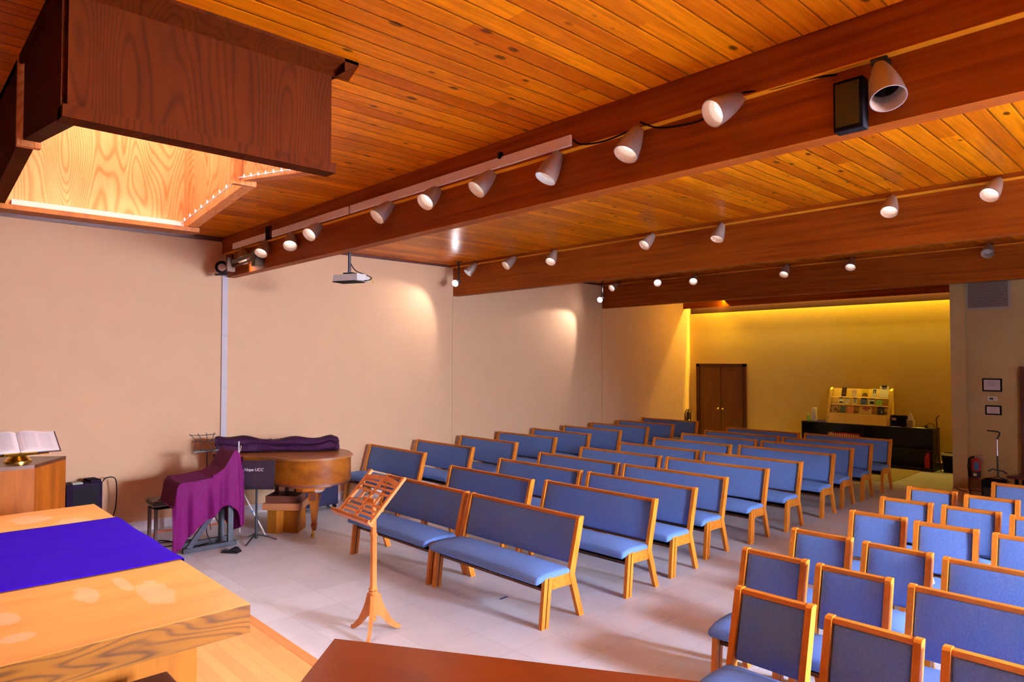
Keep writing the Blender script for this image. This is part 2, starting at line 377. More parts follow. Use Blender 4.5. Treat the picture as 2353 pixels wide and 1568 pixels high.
# ================================================================ SETTING
def room():
    struct(MB().box(XW-.2, XR+.3, YF-.2, YB+.2, -.12, 0).make('floor', FLOORM))
    # ceiling planks with the skylight opening
    x0, x1, y0, y1 = -5.93, -3.56, .62, 1.90
    m = MB()
    m.box(XW-.2, x0, YF-.2, YB+.2, ZC, ZC+.1); m.box(x1, XR+.3, YF-.2, YB+.2, ZC, ZC+.1)
    m.box(x0, x1, YF-.2, y0, ZC, ZC+.1); m.box(x0, x1, y1, YB+.2, ZC, ZC+.1)
    struct(m.make('ceiling', CEILM))
    struct(MB().box(XW-.2, XW, YF-.2, YB+.2, 0, ZC).make('wall_left', WALLM))
    struct(MB().box(XW, XR, YB, YB+.2, 0, ZC).make('wall_back', WALLB))
    struct(MB().box(XW, XR+.3, YF-.2, YF, 0, ZC).make('wall_front', plain('dark_front_wall', (.07, .035, .018), .8)))  # unseen wall coloured dark so it bounces less light onto the near beam
    # wall on the right with window openings
    m = MB(); ys = [YF]+[v for w in WIN for v in w]+[YB]
    for i in range(0, len(ys), 2): m.box(XR, XR+.25, ys[i], ys[i+1], 0, ZC)
    for a, b in WIN: m.box(XR, XR+.25, a, b, 0, 1.3); m.box(XR, XR+.25, a, b, 3.3, ZC)
    struct(m.make('wall_right', WALLM))
    for i, (a, b) in enumerate(WIN):
        f = MB(); t = .05
        for q in ((a, a+t), (b-t, b), ((a+b)/2-t/2, (a+b)/2+t/2)): f.box(XR+.05, XR+.12, q[0], q[1], 1.3, 3.3)
        for q in ((1.3, 1.3+t), (3.3-t, 3.3)): f.box(XR+.05, XR+.12, a, b, q[0], q[1])
        w = struct(f.make('window_%d' % (i+1), WHITE))
        g = plain('window_glass', (1, 1, 1), .05); g.node_tree.nodes['Principled BSDF'].inputs['Transmission Weight'].default_value = 1
        g.node_tree.nodes['Principled BSDF'].inputs['IOR'].default_value = 1.02
        MB().quad((XR+.08, a, 1.3), (XR+.08, b, 1.3), (XR+.08, b, 3.3), (XR+.08, a, 3.3)).make('pane', g, w)
    # cross wall behind the third beam on the right, with its pilaster
    struct(MB().box(-2.84, XR, 12.52, 12.7, 0, ZC).make('wall_cross', WALLC))
    struct(MB().box(-3.0, -2.80, 12.40, 12.72, 0, ZC).make('wall_pilaster', WALLC))
    struct(MB().box(-3.0, -2.85, 12.7, YB, 0, ZC).make('wall_alcove', WALLB))
    # baseboards and ceiling trim
    struct(MB().box(XW, XW+.018, YF, YB, 0, .105).box(XW, XW+.026, YF, YB, .105, .12).make('baseboard_left', WHITE))
    struct(MB().box(XW, -2.9, YB-.018, YB, 0, .13).make('baseboard_back', plain('dark_base', (.10, .035, .02), .6)))
    struct(MB().box(XW, -2.9, YB-.024, YB, .13, .145).make('trim_1', WHITE))
    struct(MB().box(-3.012, -2.79, 12.385, 12.40, 0, .2).box(-2.79, XR, 12.5, 12.52, 0, .2).make('baseboard_cross', WALLM))
    struct(MB().box(XW, XW+.022, YF, 3.6, ZC-.06, ZC).box(XW, XW+.022, 3.76, 7.7, ZC-.04, ZC).box(XW, XW+.022, 7.9, 12, ZC-.04, ZC).make('trim_2', TRIMW))
    # beams: lower glulam, wider cap, ledge coloured brighter as if lit
    for i, (y, th, zc, pr) in enumerate(((3.63, .13, 3.70, .055), (7.72, .13, 3.885, .10), (12.02, .13, 3.885, .10), (-3.0, .13, 3.7, .05))):
        b = struct(MB().box(XW, XR, y, y+th, 3.374, ZC).make('ceiling_beam', BEAM))
        MB().box(XW, XR, y-pr, y, zc, ZC).make('beam_cap', BEAM, b)
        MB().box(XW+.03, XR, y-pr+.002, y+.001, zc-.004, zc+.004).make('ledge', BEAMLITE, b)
    # header, light cove and lip by the back wall
    h = struct(MB().box(XW, -2.9, 15.35, 15.39, 3.53, ZC).make('cove_header', BEAM))
    MB().box(XW+.10, -2.9, 15.545, 15.57, 3.40, ZC).make('cove_lip', plain('lip_dark_stain', (.05, .009, .002), .6), h)
    c = MB().tube([(XW+.14, 15.61, 3.84), (-3.1, 15.61, 3.84)], .013, 10).make('cove_tube', plain('cove_tube', (1, .8, .3), .5, 0, 2, (1, .75, .2)), h)
    # dais
    d = struct(MB().box(XW+.03, XR, YF, 2.16, 0, .18).make('platform', DAISM))
    MB().box(XW+.03, XR, 2.16, 2.24, 0, .18, bev=.008).make('nosing', wood('nosing_oak', (.70, .25, .06), (.40, .12, .02), (1, 6, 6), .35, .5, 22), d)
    # double closet door
    d1 = struct(MB().box(-9.49, -9.40, YB-.06, YB, 0, 2.11).box(-8.21, -8.12, YB-.06, YB, 0, 2.11).box(-9.49, -8.12, YB-.06, YB, 2.04, 2.11).make('door_1', DOORF))
    for xa, xb, kx in ((-9.40, -8.81, -8.87), (-8.80, -8.21, -8.74)):
        lf = MB().box(xa+.003, xb-.003, YB-.035, YB-.004, .01, 2.035).make('door_leaf', DOORW, d1)
        MB().lathe([(0, .075), (.022, .072), (.032, .055), (.028, .038), (.012, .03), (.012, .008), (.028, .006), (.028, 0)], 14, frame((0, -1, 0), (kx, YB-.035, .97))).make('door_knob', BRASS, lf, smooth=40)
    d2 = struct(MB().box(-2.13, -2.05, 12.46, 12.52, 0, 2.1).box(-2.05, -1.1, 12.46, 12.52, 2.03, 2.1).make('door_2', DOORF))
    MB().box(-2.05, -1.15, 12.485, 12.515, .01, 2.03).make('door_leaf', plain('dark_door', (.05, .012, .01), .45), d2)
    MB().box(-2.045, -2.03, 12.47, 12.485, .95, 1.05).make('strike_plate', CHROME, d2)
    # wire guard trim on the left wall
    struct(MB().box(XW, XW+.014, 3.66, 3.695, 2.12, 3.36).make('trim_3', WALLM))
    struct(MB().box(XW, XW+.004, 7.70, 7.705, .12, 3.37).box(XW, XW+.004, 12.0, 12.005, .12, 3.37).make('trim_4', plain('joint_tan', (.42, .30, .2), .9)))  # thin darker lines at the two wall joints
room()

# ---------------------------------------------------------------- skylight box
def skylight():
    t = thing('skylight_box', 'hanging plywood skylight surround over the altar table', 'skylight', (0, 0, 0))
    zb = 3.30
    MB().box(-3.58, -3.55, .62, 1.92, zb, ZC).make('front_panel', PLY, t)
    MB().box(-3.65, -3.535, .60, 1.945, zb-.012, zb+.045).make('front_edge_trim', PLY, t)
    MB().prism([(-3.435, ZC), (-3.435, ZC-.018), (-3.549, ZC-.075), (-3.549, ZC)], .50, 2.03, 1).prism([(1.94, ZC), (2.03, ZC), (2.03, ZC-.018), (1.94, ZC-.075)], -3.65, -3.435, 0).make('ceiling_molding', PLY, t)
    # near pair of side panels (bottom edge rises), far pair (falls)
    for nm, y0, y1, s in (('left', .60, .68, -1), ('right', 1.84, 1.92, 1)):
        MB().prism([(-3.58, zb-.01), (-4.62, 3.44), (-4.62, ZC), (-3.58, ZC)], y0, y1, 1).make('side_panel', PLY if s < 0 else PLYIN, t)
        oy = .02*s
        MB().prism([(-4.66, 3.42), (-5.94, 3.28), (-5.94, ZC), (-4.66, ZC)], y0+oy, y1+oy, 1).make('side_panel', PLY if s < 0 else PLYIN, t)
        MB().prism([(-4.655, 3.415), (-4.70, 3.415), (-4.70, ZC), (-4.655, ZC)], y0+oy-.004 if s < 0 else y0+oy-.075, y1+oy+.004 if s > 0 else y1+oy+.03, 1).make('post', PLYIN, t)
    MB().box(-5.94, -5.90, .62, 1.92, zb, 4.75).make('back_panel', PLYIN, t)
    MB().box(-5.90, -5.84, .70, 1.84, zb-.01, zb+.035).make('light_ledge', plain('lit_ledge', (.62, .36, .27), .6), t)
    MB().box(-5.97, -5.80, .60, 1.95, zb-.045, zb-.01).make('bottom_trim', LECT, t)
    # shaft above the ceiling
    MB().box(-5.9, -3.55, .60, .64, ZC, 4.75).box(-5.9, -3.55, 1.88, 1.92, ZC, 4.75).box(-3.58, -3.55, .6, 1.92, ZC, 4.75).make('shaft', PLYIN, t)
    g = plain('skylight_glass', (1, 1, 1), .05); g.node_tree.nodes['Principled BSDF'].inputs['Transmission Weight'].default_value = 1
    g.node_tree.nodes['Principled BSDF'].inputs['IOR'].default_value = 1.02
    MB().box(-5.94, -3.55, .6, 1.92, 4.75, 4.757).make('glazing', g, t)
    MB().box(-5.94, -3.55, .58, .60, ZC-.05, ZC).make('side_molding', PLY, t)
    l = thing('led_string', 'string of small clear lights along the right inner edge of the skylight box', 'string lights')
    m = MB(); pts = []
    for i in range(10): pts.append((-5.86+i*.125, 1.825, 3.315+.0145*i))
    for i in range(9): pts.append((-4.66+i*.115, 1.825, 3.46-.0155*i))
    m.tube([pts[0], pts[9]], .004, 6); m.tube([pts[10], pts[-1]], .004, 6); m.make('wire', plain('clear_wire', (.8, .7, .7), .4), l)
    for p in pts:
        MB().lathe([(0, -.008), (.004, -.005), (.0055, 0), (.004, .010), (0, .018)], 8, Matrix.Translation((p[0], p[1]-.012, p[2]))).make('bulb', LEDM, l, smooth=60)
skylight()

# ---------------------------------------------------------------- track spotlights
def spot_proto(on=True, cool=False):
    t = thing('track_spotlight', 'x', 'spotlight')
    MB().lathe([(.012, 0), (.026, .012), (.040, .05), (.056, .11), (.067, .17), (.0735, .235), (.0735, .25), (.070, .25), (.068, .238), (.060, .17), (.057, .155)], 28).make('shade', STEEL, t, smooth=50)
    MB().lathe([(.0695, .249), (.0675, .238), (.062, .185), (.060, .166)], 28).make('inner_shade', SPIN if not cool else plain('spot_inner_cool', (.66, .70, .78), .5), t, smooth=60)
    MB().box(-.01, .045, -.012, .012, -.012, .014).make('swivel', STEELG, t)
    if on is not None:
        MB().lathe([(0, .172), (.048, .172), (.055, .164), (.060, .160)], 24).make('lamp_face', LAMPON if on else LAMPOFF, t, smooth=60)
    else: MB().lathe([(0, .10), (.06, .165)], 20).make('lamp_face', BLACK, t)
    return t
SP1 = [(-9.05, 3.724, -8.914, 3.566, 3.524), (-8.29, 3.720, -8.204, 3.489, 3.527), (-7.59, 3.717, -7.462, 3.519, 3.531), (-6.89, 3.724, -6.830, 3.436, 3.564),
 (-5.47, 3.730, -5.488, 3.445, 3.552), (-4.74, 3.730, -4.714, 3.439, 3.560), (-4.02, 3.732, -4.054, 3.453, 3.548), (-3.30, 3.717, -3.343, 3.498, 3.503),
 (-2.60, 3.725, -2.620, 3.485, 3.516), (-1.89, 3.722, -1.967, 3.422, 3.590), (-1.16, 3.713, -1.078, 3.486, 3.440)]
SP2 = [(-8.96, 3.901, -9.027, 7.492, 3.712), (-7.98, 3.898, -8.011, 7.455, 3.733), (-7.09, 3.899, -7.055, 7.494, 3.699), (-5.29, 3.926, -5.326, 7.483, 3.736),
 (-4.27, 3.915, -4.286, 7.537, 3.688), (-2.34, 3.911, -2.332, 7.500, 3.704), (-1.43, 3.912, -1.479, 7.485, 3.723)]
SP3 = [(-9.18, 3.919, -9.193, 11.702, 3.766), (-8.14, 3.935, -8.023, 11.734, 3.785), (-7.27, 3.909, -7.189, 11.731, 3.744), (-5.39, 3.930, -5.386, 11.767, 3.719),
 (-4.28, 3.953, -4.263, 11.778, 3.735), (-2.37, 3.930, -2.355, 11.739, 3.740)]
SPOTW = [15, 10, 4]
def spots():
    protos = {}
    beams = (('nearest', SP1, 3.60, 3.715), ('middle', SP2, 7.64, 3.895), ('farthest', SP3, 11.9, 3.895))
    for bi, (bn, lst, ym, zt) in enumerate(beams):
        n = len(lst)
        for i, (mx, mz, px, py, pz) in enumerate(lst):
            on, cool = True, False
            if bi == 0 and i == 10: on = None
            if bi == 0 and i == 7: cool = True
            if bi == 1 and i == 0: cool = True
            if bi == 2 and i == 5: on = False
            k = (on, cool)
            if k not in protos: protos[k] = spot_proto(on, cool); t = protos[k]
            else:
                t = copy_tree(protos[k])
                for ch in [c for c in t.children if c.name.startswith('track_foot')]: bpy.data.objects.remove(ch)
            M0 = Vector((mx, ym, min(mz, zt)-.01)); P = Vector((px, py, pz)); d = (P-M0).normalized()
            q = d.to_track_quat('Z', 'Y'); st = P-d*.25
            t.scale = (1.1, 1.1, 1.0); t.location = st; t.rotation_euler = q.to_euler(); t.rotation_mode = 'XYZ'
            # joint and track foot
            Mi = Matrix.Translation(st) @ q.to_matrix().to_4x4()
            b = MB().box(mx-.03, mx+.045, ym-.012, ym+.012, min(st.z+.008, zt-.012), zt+.004)
            fo2 = b.make('track_foot', STEELG, t); fo2.matrix_parent_inverse = (Mi @ Matrix.Diagonal((1.1, 1.1, 1, 1))).inverted()
            state = {True: 'lit ', False: 'unlit ', None: 'unlit '}[on]
            col = 'cool-toned ' if cool else ''
            if i == 0: where = 'first from the left wall'
            elif i == n-1: where = 'last on the right'
            else: where = ORD[i]+' from the left wall'
            tag(t, '%s%sbrushed steel cone spotlight on the %s beam, %s' % (state, col, bn, where), 'spotlight', 'track spotlights on the %s beam' % bn)
            if on:
                j = [1, .8, 1.2][i % 3]
                spot('spot_lamp', P+d*.004, P+d*2, SPOTW[bi]*j, (1, .80, .66), 88, .8, .04)
spots()

# ---------------------------------------------------------------- benches and chairs
def seat_proto(Ln, name, chair=False):
    t = thing(name, 'x', 'bench' if not chair else 'chair')
    h = Ln/2
    for s in (-1, 1):
        xa, xb = (h-.036, h) if s > 0 else (-h, -h+.036)
        # front leg: two laminations with a dark groove
        prof = lambda a, b: [(a, 0), (b, 0), (b+.045, .405), (a+.045, .405)]
        m = MB(); m.prism(prof(0, .038), xa, xb, 0); m.prism(prof(.050, .085), xa, xb, 0)
        lg = m.make('leg', OAK, t)
        MB().prism(prof(.037, .051), xa+.008 if s < 0 else xa, xb if s < 0 else xb-.008, 0).make('leg_groove', TRIMW, lg)
        MB().lathe([(0, -.001), (.012, -.001), (.012, .006)], 10, Matrix.Translation(((xa+xb)/2, .042, .001))).make('glide', GLIDE, lg)
        # rear post: splayed below, leaning back above
        rp = MB().prism([(.470, 0), (.530, 0), (.412, .375), (.538, .840), (.528, .847), (.488, .847), (.470, .835), (.352, .405), (.352, .36)], xa, xb, 0).make('leg', OAK, t)
        MB().lathe([(0, -.001), (.012, -.001), (.012, .006)], 10, Matrix.Translation(((xa+xb)/2, .50, .001))).make('glide', GLIDE, rp)
        MB().prism([(.085, .300), (.375, .292), (.362, .395), (.12, .402)], xa+.006, xb-.006, 0).make('side_rail', OAKX, t)
    MB().box(-h+.036, h-.036, .484, .530, .812, .842, bev=.004).make('top_rail', OAKX, t)
    # back panel leaning with the posts
    a = math.atan2(.115, .42)
    M = Matrix.Translation((0, .395, .445)) @ Matrix.Rotation(-a, 4, 'X')
    m = MB(); m.cushion(-h+.040, h-.040, -.012, .036, .012, .382, .008, .012, 5, 1)
    bmesh.ops.transform(m.b, matrix=M, verts=m.b.verts[:])
    m.make('backrest', FABRIC, t, smooth=80)
    m = MB(); m.cushion(-h+.004, h-.004, -.045, .372, .378, .432, .042, .032, 6)
    for v in m.b.verts:      # waterfall front edge
        k = max(0, (.06-v.co.y)/.105); v.co.z -= .022*k*k
    m.make('seat', FABRIC, t, smooth=80)
    r = MB().box(-h+.036, h-.036, .08, .092, .283, .305).box(-h+.036, h-.036, .08, .37, .283, .29).box(-h+.036, h-.036, .36, .37, .29, .385)
    nd = max(1, round(Ln/.5))
    for i in range(1, nd): x = -h+Ln*i/nd; r.box(x-.008, x+.008, .10, .36, .29, .385)
    r.make('book_rack', plain('rack_dark_wood', (.13, .035, .012), .5), t)
    if chair: pass
    return t
def seating():
    bench = seat_proto(1.48, 'bench'); chair = seat_proto(.455, 'upholstered_chair', True)
    used = {}
    def put(proto, x, y, label, cat, group, rz=0):
        k = id(proto)
        o = proto if k not in used else copy_tree(proto)
        used[k] = 1
        o.location = (x, y-.50, 0); o.rotation_euler = (0, 0, rz)
        tag(o, label, cat, group); return o
    Wc = [5.93, 6.85, 7.79, 8.76, 9.67, 10.56, 11.47, 12.39, 13.34]
    Mc = [4.50, 5.48, 6.37, 7.21, 8.14, 9.07, 10.05, 11.0, 11.80, 12.64]
    Mx = [-6.16, -6.18, -6.22, -6.28, -6.26, -6.22, -6.23, -6.27, -6.25, -6.26]
    Rc = [4.50, 5.59, 6.38, 7.21, 8.15, 9.03, 10.11, 10.97, 11.75, 12.66]
    Rx = [-4.615, -4.59, -4.63, -4.73, -4.69, -4.65, -4.645, -4.70, -4.685, -4.69]
    random.seed(3)
    for i, y in enumerate(Wc):
        put(bench, -8.83+random.uniform(-.02, .02), y, '%s bench with blue padded seat and back in the file along the left wall' % ORD[i], 'bench', 'benches along the left wall', math.radians(random.uniform(-1, 1)))
    for i, y in enumerate(Mc):
        put(bench, Mx[i], y, '%s bench with blue padding in the middle file of the left section' % ORD[i], 'bench', 'benches in the middle file', math.radians(random.uniform(-.6, .6)))
    for i, y in enumerate(Rc):
        put(bench, Rx[i], y, '%s blue bench in the file whose wooden ends line the centre aisle' % ORD[i], 'bench', 'benches beside the centre aisle', math.radians(random.uniform(-.4, .6)) if i else 0)
    C1 = [(-1.82, 3.80), (-2.195, 4.62), (-2.205, 5.44), (-2.125, 6.47), (-2.165, 7.32), (-2.16, 8.12)]
    C2 = [(-1.265, 3.72), (-1.665, 4.61), (-1.67, 5.42), (-1.595, 6.43), (-1.635, 7.32), (-1.615, 8.06)]
    for i, (x, y) in enumerate(C1):
        put(chair, x, y, '%s blue single chair from the front in the right section aisle file' % ORD[i].replace('front', 'first'), 'chair', 'single chairs on the aisle', math.radians([0, 1, 1, 2, 0, 0][i]))
    for i, (x, y) in enumerate(C2):
        put(chair, x, y, '%s blue single chair from the front, right section, second file from aisle' % ORD[i].replace('front', 'first'), 'chair', 'single chairs in the second file', math.radians([0, 1.5, 0, 2, 0, 1][i]))
    put(chair, -.725, 3.72, 'dark blue single chair cut by the bottom right corner of the photo', 'chair', 'single chairs in the third file')
    for i, (x, y) in enumerate(((-.61, 4.59), (-.63, 5.39), (-.55, 6.42), (-.59, 7.26))):
        put(bench, x, y, 'blue bench cut by the right photo edge, %s of four nearest the camera' % ORD[i].replace('front', 'first'), 'bench', 'benches at the right edge')
    put(bench, -1.08, 9.06, 'farthest blue bench of the right section, in front of the cross wall', 'bench', 'benches at the right edge')
    # books in racks
    def book(x, y, z, w, d, h, mat, label, rz=0):
        b = MB().box(-w/2, w/2, -d/2, d/2, 0, h, bev=.003).make('hymnal', mat)
        b.location = (x, y, z); b.rotation_euler = (0, 0, rz); tag(b, label, 'book')
        MB().box(-w/2+.004, w/2-.012, -d/2-.001, d/2-.004, .005, h-.005).make('pages', PAPER, b)
        return b
    nb = plain('navy_book', (.02, .02, .05), .5)
    book(-4.55, 4.19, .29, .20, .15, .04, nb, 'dark hymnal in the rack under the front bench by the aisle')
    book(-5.72, 4.19, .29, .20, .15, .04, nb, 'dark hymnal near the right end of the rack under the front middle bench')
    book(-6.74, 4.16, .29, .16, .14, .055, REDB, 'red hymnal in the left end of the rack under the front middle bench')
    book(-4.72, 5.28, .29, .20, .15, .03, REDB, 'red book in the rack under the second bench by the aisle')
    p = MB()
    p.grid(lambda u, v: (-.14+.28*u, -.10+.2*v, .012+.055*(u-.3)**2*4*(1 if u > .3 else .4)), 8, 3)
    o = p.make('paper_sheet', PAPER, smooth=60); o.location = (-1.68, 5.95-.20, .475); o.rotation_euler = (.25, 0, .4)
    sol = o.modifiers.new('s', 'SOLIDIFY'); sol.thickness = .0015
    tag(o, 'curled white paper lying on a blue chair seat in the right section', 'paper')
seating()

# ---------------------------------------------------------------- altar, runner, dark stool, lecterns
def altar():
    t = thing('altar_table', 'large oak altar table with worn top at the lower left', 'table', (-4.6, .72, .18))
    X0, X1, Y0, Y1 = -1.5, 1.49, -.57, .57
    m, nt, b = nodes('altar_top_worn')
    src = ALTAR.node_tree
    top = MB().box(X0, X1, Y0, Y1, .772, .90).make('altar_slab', ALTAREDGE, t)
    # worn top veneer: a thin sheet with its own wear marks
    tc = N(nt, 'ShaderNodeTexCoord'); mp = N(nt, 'ShaderNodeMapping'); mp.inputs['Scale'].default_value = (7, .9, 1); L(nt, tc.outputs['Object'], mp.inputs[0])
    n = N(nt, 'ShaderNodeTexNoise', i_Scale=1.6, i_Detail=6.); L(nt, mp.outputs[0], n.inputs['Vector'])
    f = math_(nt, 'MINIMUM', math_(nt, 'MAXIMUM', math_(nt, 'MULTIPLY_ADD', n.outputs[0], 2.2, -.65), 0), 1)
    c = mixc(nt, f, (.84, .36, .075), (.70, .25, .04))
    nn = N(nt, 'ShaderNodeTexNoise', i_Scale=14., i_Detail=4.); L(nt, tc.outputs['Object'], nn.inputs['Vector'])
    for (x, y, rx, ry) in ((.83, .05, .14, .055), (.95, -.27, .10, .05), (1.22, -.27, .05, .07), (1.02, .30, .22, .07), (.78, .22, .13, .035), (-1.2, .12, .15, .12), (-.95, .33, .12, .10), (-1.3, -.2, .2, .04)):
        sp = N(nt, 'ShaderNodeSeparateXYZ'); L(nt, tc.outputs['Object'], sp.inputs[0])
        dx = math_(nt, 'DIVIDE', math_(nt, 'SUBTRACT', sp.outputs[0], x), rx); dy = math_(nt, 'DIVIDE', math_(nt, 'SUBTRACT', sp.outputs[1], y), ry)
        dd = math_(nt, 'ADD', math_(nt, 'MULTIPLY', dx, dx), math_(nt, 'MULTIPLY', dy, dy))
        k = math_(nt, 'MULTIPLY_ADD', math_(nt, 'SUBTRACT', 1.05, math_(nt, 'ADD', dd, math_(nt, 'MULTIPLY_ADD', nn.outputs[0], 2.2, -1.1))), 3, 0)
        k = math_(nt, 'MULTIPLY', math_(nt, 'MINIMUM', math_(nt, 'MAXIMUM', k, 0), 1), .30)
        c = mixc(nt, k, c, (.88, .60, .44))
    L(nt, c, b.inputs['Base Color']); b.inputs['Roughness'].default_value = .38
    MB().box(X0, X1, Y0, Y1, .9, .902).make('worn_top', m, t)
    MB().box(-1.12, 1.10, -.40, .47, 0, .772).make('pedestal', ALTARBASE, t)
    # runner across the table, hanging over the far long side
    g = MB()
    def fn(u, v):
        x = -.85+1.39*u; y = -.62+1.19*v+.0
        s = -.60+1.5*v
        wob = .006*math.sin(9*u+3*v)+.004*math.sin(23*u)
        if s < .575: return (x+.01*math.sin(5*s), s, .906+abs(wob)*.35)
        return (x+.01*math.sin(5*s), .578+.004*math.sin(14*u), .906-(s-.575))
    g.grid(fn, 40, 60)
    o = g.make('altar_runner', RUNNER, smooth=60); o.location = (-4.6, .72, .18)
    s = o.modifiers.new('s', 'SOLIDIFY'); s.thickness = .003; s.offset = 1
    tag(o, 'bright violet cloth runner laid across the oak altar table', 'tablecloth')
    # dark stool under the near end
    st = thing('wooden_stool', 'dark brown stool top showing below the altar at the bottom edge', 'stool', (-3.13, .83, .18))
    MB().box(-.19, .19, -.19, .17, .58, .62, bev=.006).make('seat', TABLEW, st)
    for x in (-.15, .15):
        for y in (-.15, .13): MB().box(x-.02, x+.02, y-.02, y+.02, 0, .58).make('leg', TABLEW, st)
altar()
def prism_cabinet(name, label, cat, top, z0, z1, mt, mside, tilt=None):
    t = thing(name, label, cat, (0, 0, 0))
    MB().prism(top, z0, z1-.03, 2).make('body', mside, t)
    MB().prism(top, z1-.03, z1, 2).make('top', mt, t)
    return t
prism_cabinet('lectern', 'wooden lectern with angled sides holding the open bible', 'lectern',
              [(-7.10, 1.05), (-7.10, .70), (-7.30, .40), (-7.95, .40), (-7.95, .85), (-7.55, 1.36)], .18, 1.30, wood('lectern_top', (.13, .045, .02), (.08, .025, .012), (3, 3, 3), .25), LECT)
pul = thing('pulpit', 'dark red wooden pulpit top in the foreground at the bottom edge', 'pulpit')
A = Vector((-1.826, 1.01)); B = Vector((-.87, 1.597)); Cc = Vector((-1.36, .51)); D = Vector((-.45, .95))
MB().prism([tuple(A), tuple(B), tuple(D), tuple(Cc)], 1.345, 1.38, 2).make('top', PULP, pul)
cen = (A+B+Cc+D)/4
MB().prism([tuple(cen+(p-cen)*.93) for p in (A, B, D, Cc)], .18, 1.345, 2).make('body', PULP, pul)

def bible():
    b = thing('brass_bookstand', 'brass bookstand with round foot on the left lectern', 'book stand', (-7.40, .97, 1.30))
    MB().lathe([(0, 0), (.105, 0), (.105, .012), (.092, .022), (.088, .034), (.074, .042), (.070, .054), (.030, .078), (.022, .10), (.030, .112), (.022, .12), (0, .12)], 28).make('foot', BRASS, b, smooth=50)
    a = math.radians(26)
    M = Matrix.Translation((0, 0, .145)) @ Matrix.Rotation(a, 4, 'Y')
    m = MB().box(-.15, .16, -.21, .21, -.008, 0, M).box(.15, .165, -.12, .12, 0, .02, M)
    m.make('plate', BRASS, b)
    t = thing('open_bible', 'large open bible with two columns of text on the brass stand', 'book', (-7.40, .97, 1.445))
    t.rotation_euler = (0, a, 0)
    MB().box(-.19, .155, -.30, .30, .004, .012).make('cover', plain('book_cover_dark', (.06, .02, .02), .5), t)
    pg, nt, bs = nodes('printed_page')
    tc = N(nt, 'ShaderNodeTexCoord'); sp = N(nt, 'ShaderNodeSeparateXYZ'); L(nt, tc.outputs['Object'], sp.inputs[0])
    line = math_(nt, 'GREATER_THAN', math_(nt, 'FRACT', math_(nt, 'MULTIPLY', sp.outputs[0], 130)), .5)
    ay = math_(nt, 'ABSOLUTE', sp.outputs[1])
    col = math_(nt, 'LESS_THAN', math_(nt, 'ABSOLUTE', math_(nt, 'SUBTRACT', math_(nt, 'ABSOLUTE', math_(nt, 'SUBTRACT', ay, .145)), .058)), .046)
    inx = math_(nt, 'LESS_THAN', math_(nt, 'ABSOLUTE', math_(nt, 'ADD', sp.outputs[0], .02)), .13)
    wz = N(nt, 'ShaderNodeTexNoise', i_Scale=160.); L(nt, tc.outputs['Object'], wz.inputs['Vector'])
    k = math_(nt, 'MULTIPLY', math_(nt, 'MULTIPLY', line, col), math_(nt, 'MULTIPLY', inx, math_(nt, 'MULTIPLY', wz.outputs[0], .75)))
    L(nt, mixc(nt, k, (.85, .76, .80), (.35, .30, .36)), bs.inputs['Base Color']); bs.inputs['Roughness'].default_value = .8
    for s in (-1, 1):
        m = MB()
        n = 12; top = [(s*(.002+.285*i/n), .013+.030*math.sin(math.pi*min(1, (i/n)*1.25+.02)**.7)*(1-.75*i/n)+.006) for i in range(n+1)]
        poly = top+[(s*.287, .013), (s*.002, .013)]
        m.prism(poly, -.18, .145, 0)
        m.make('page_block', pg, t)
bible()

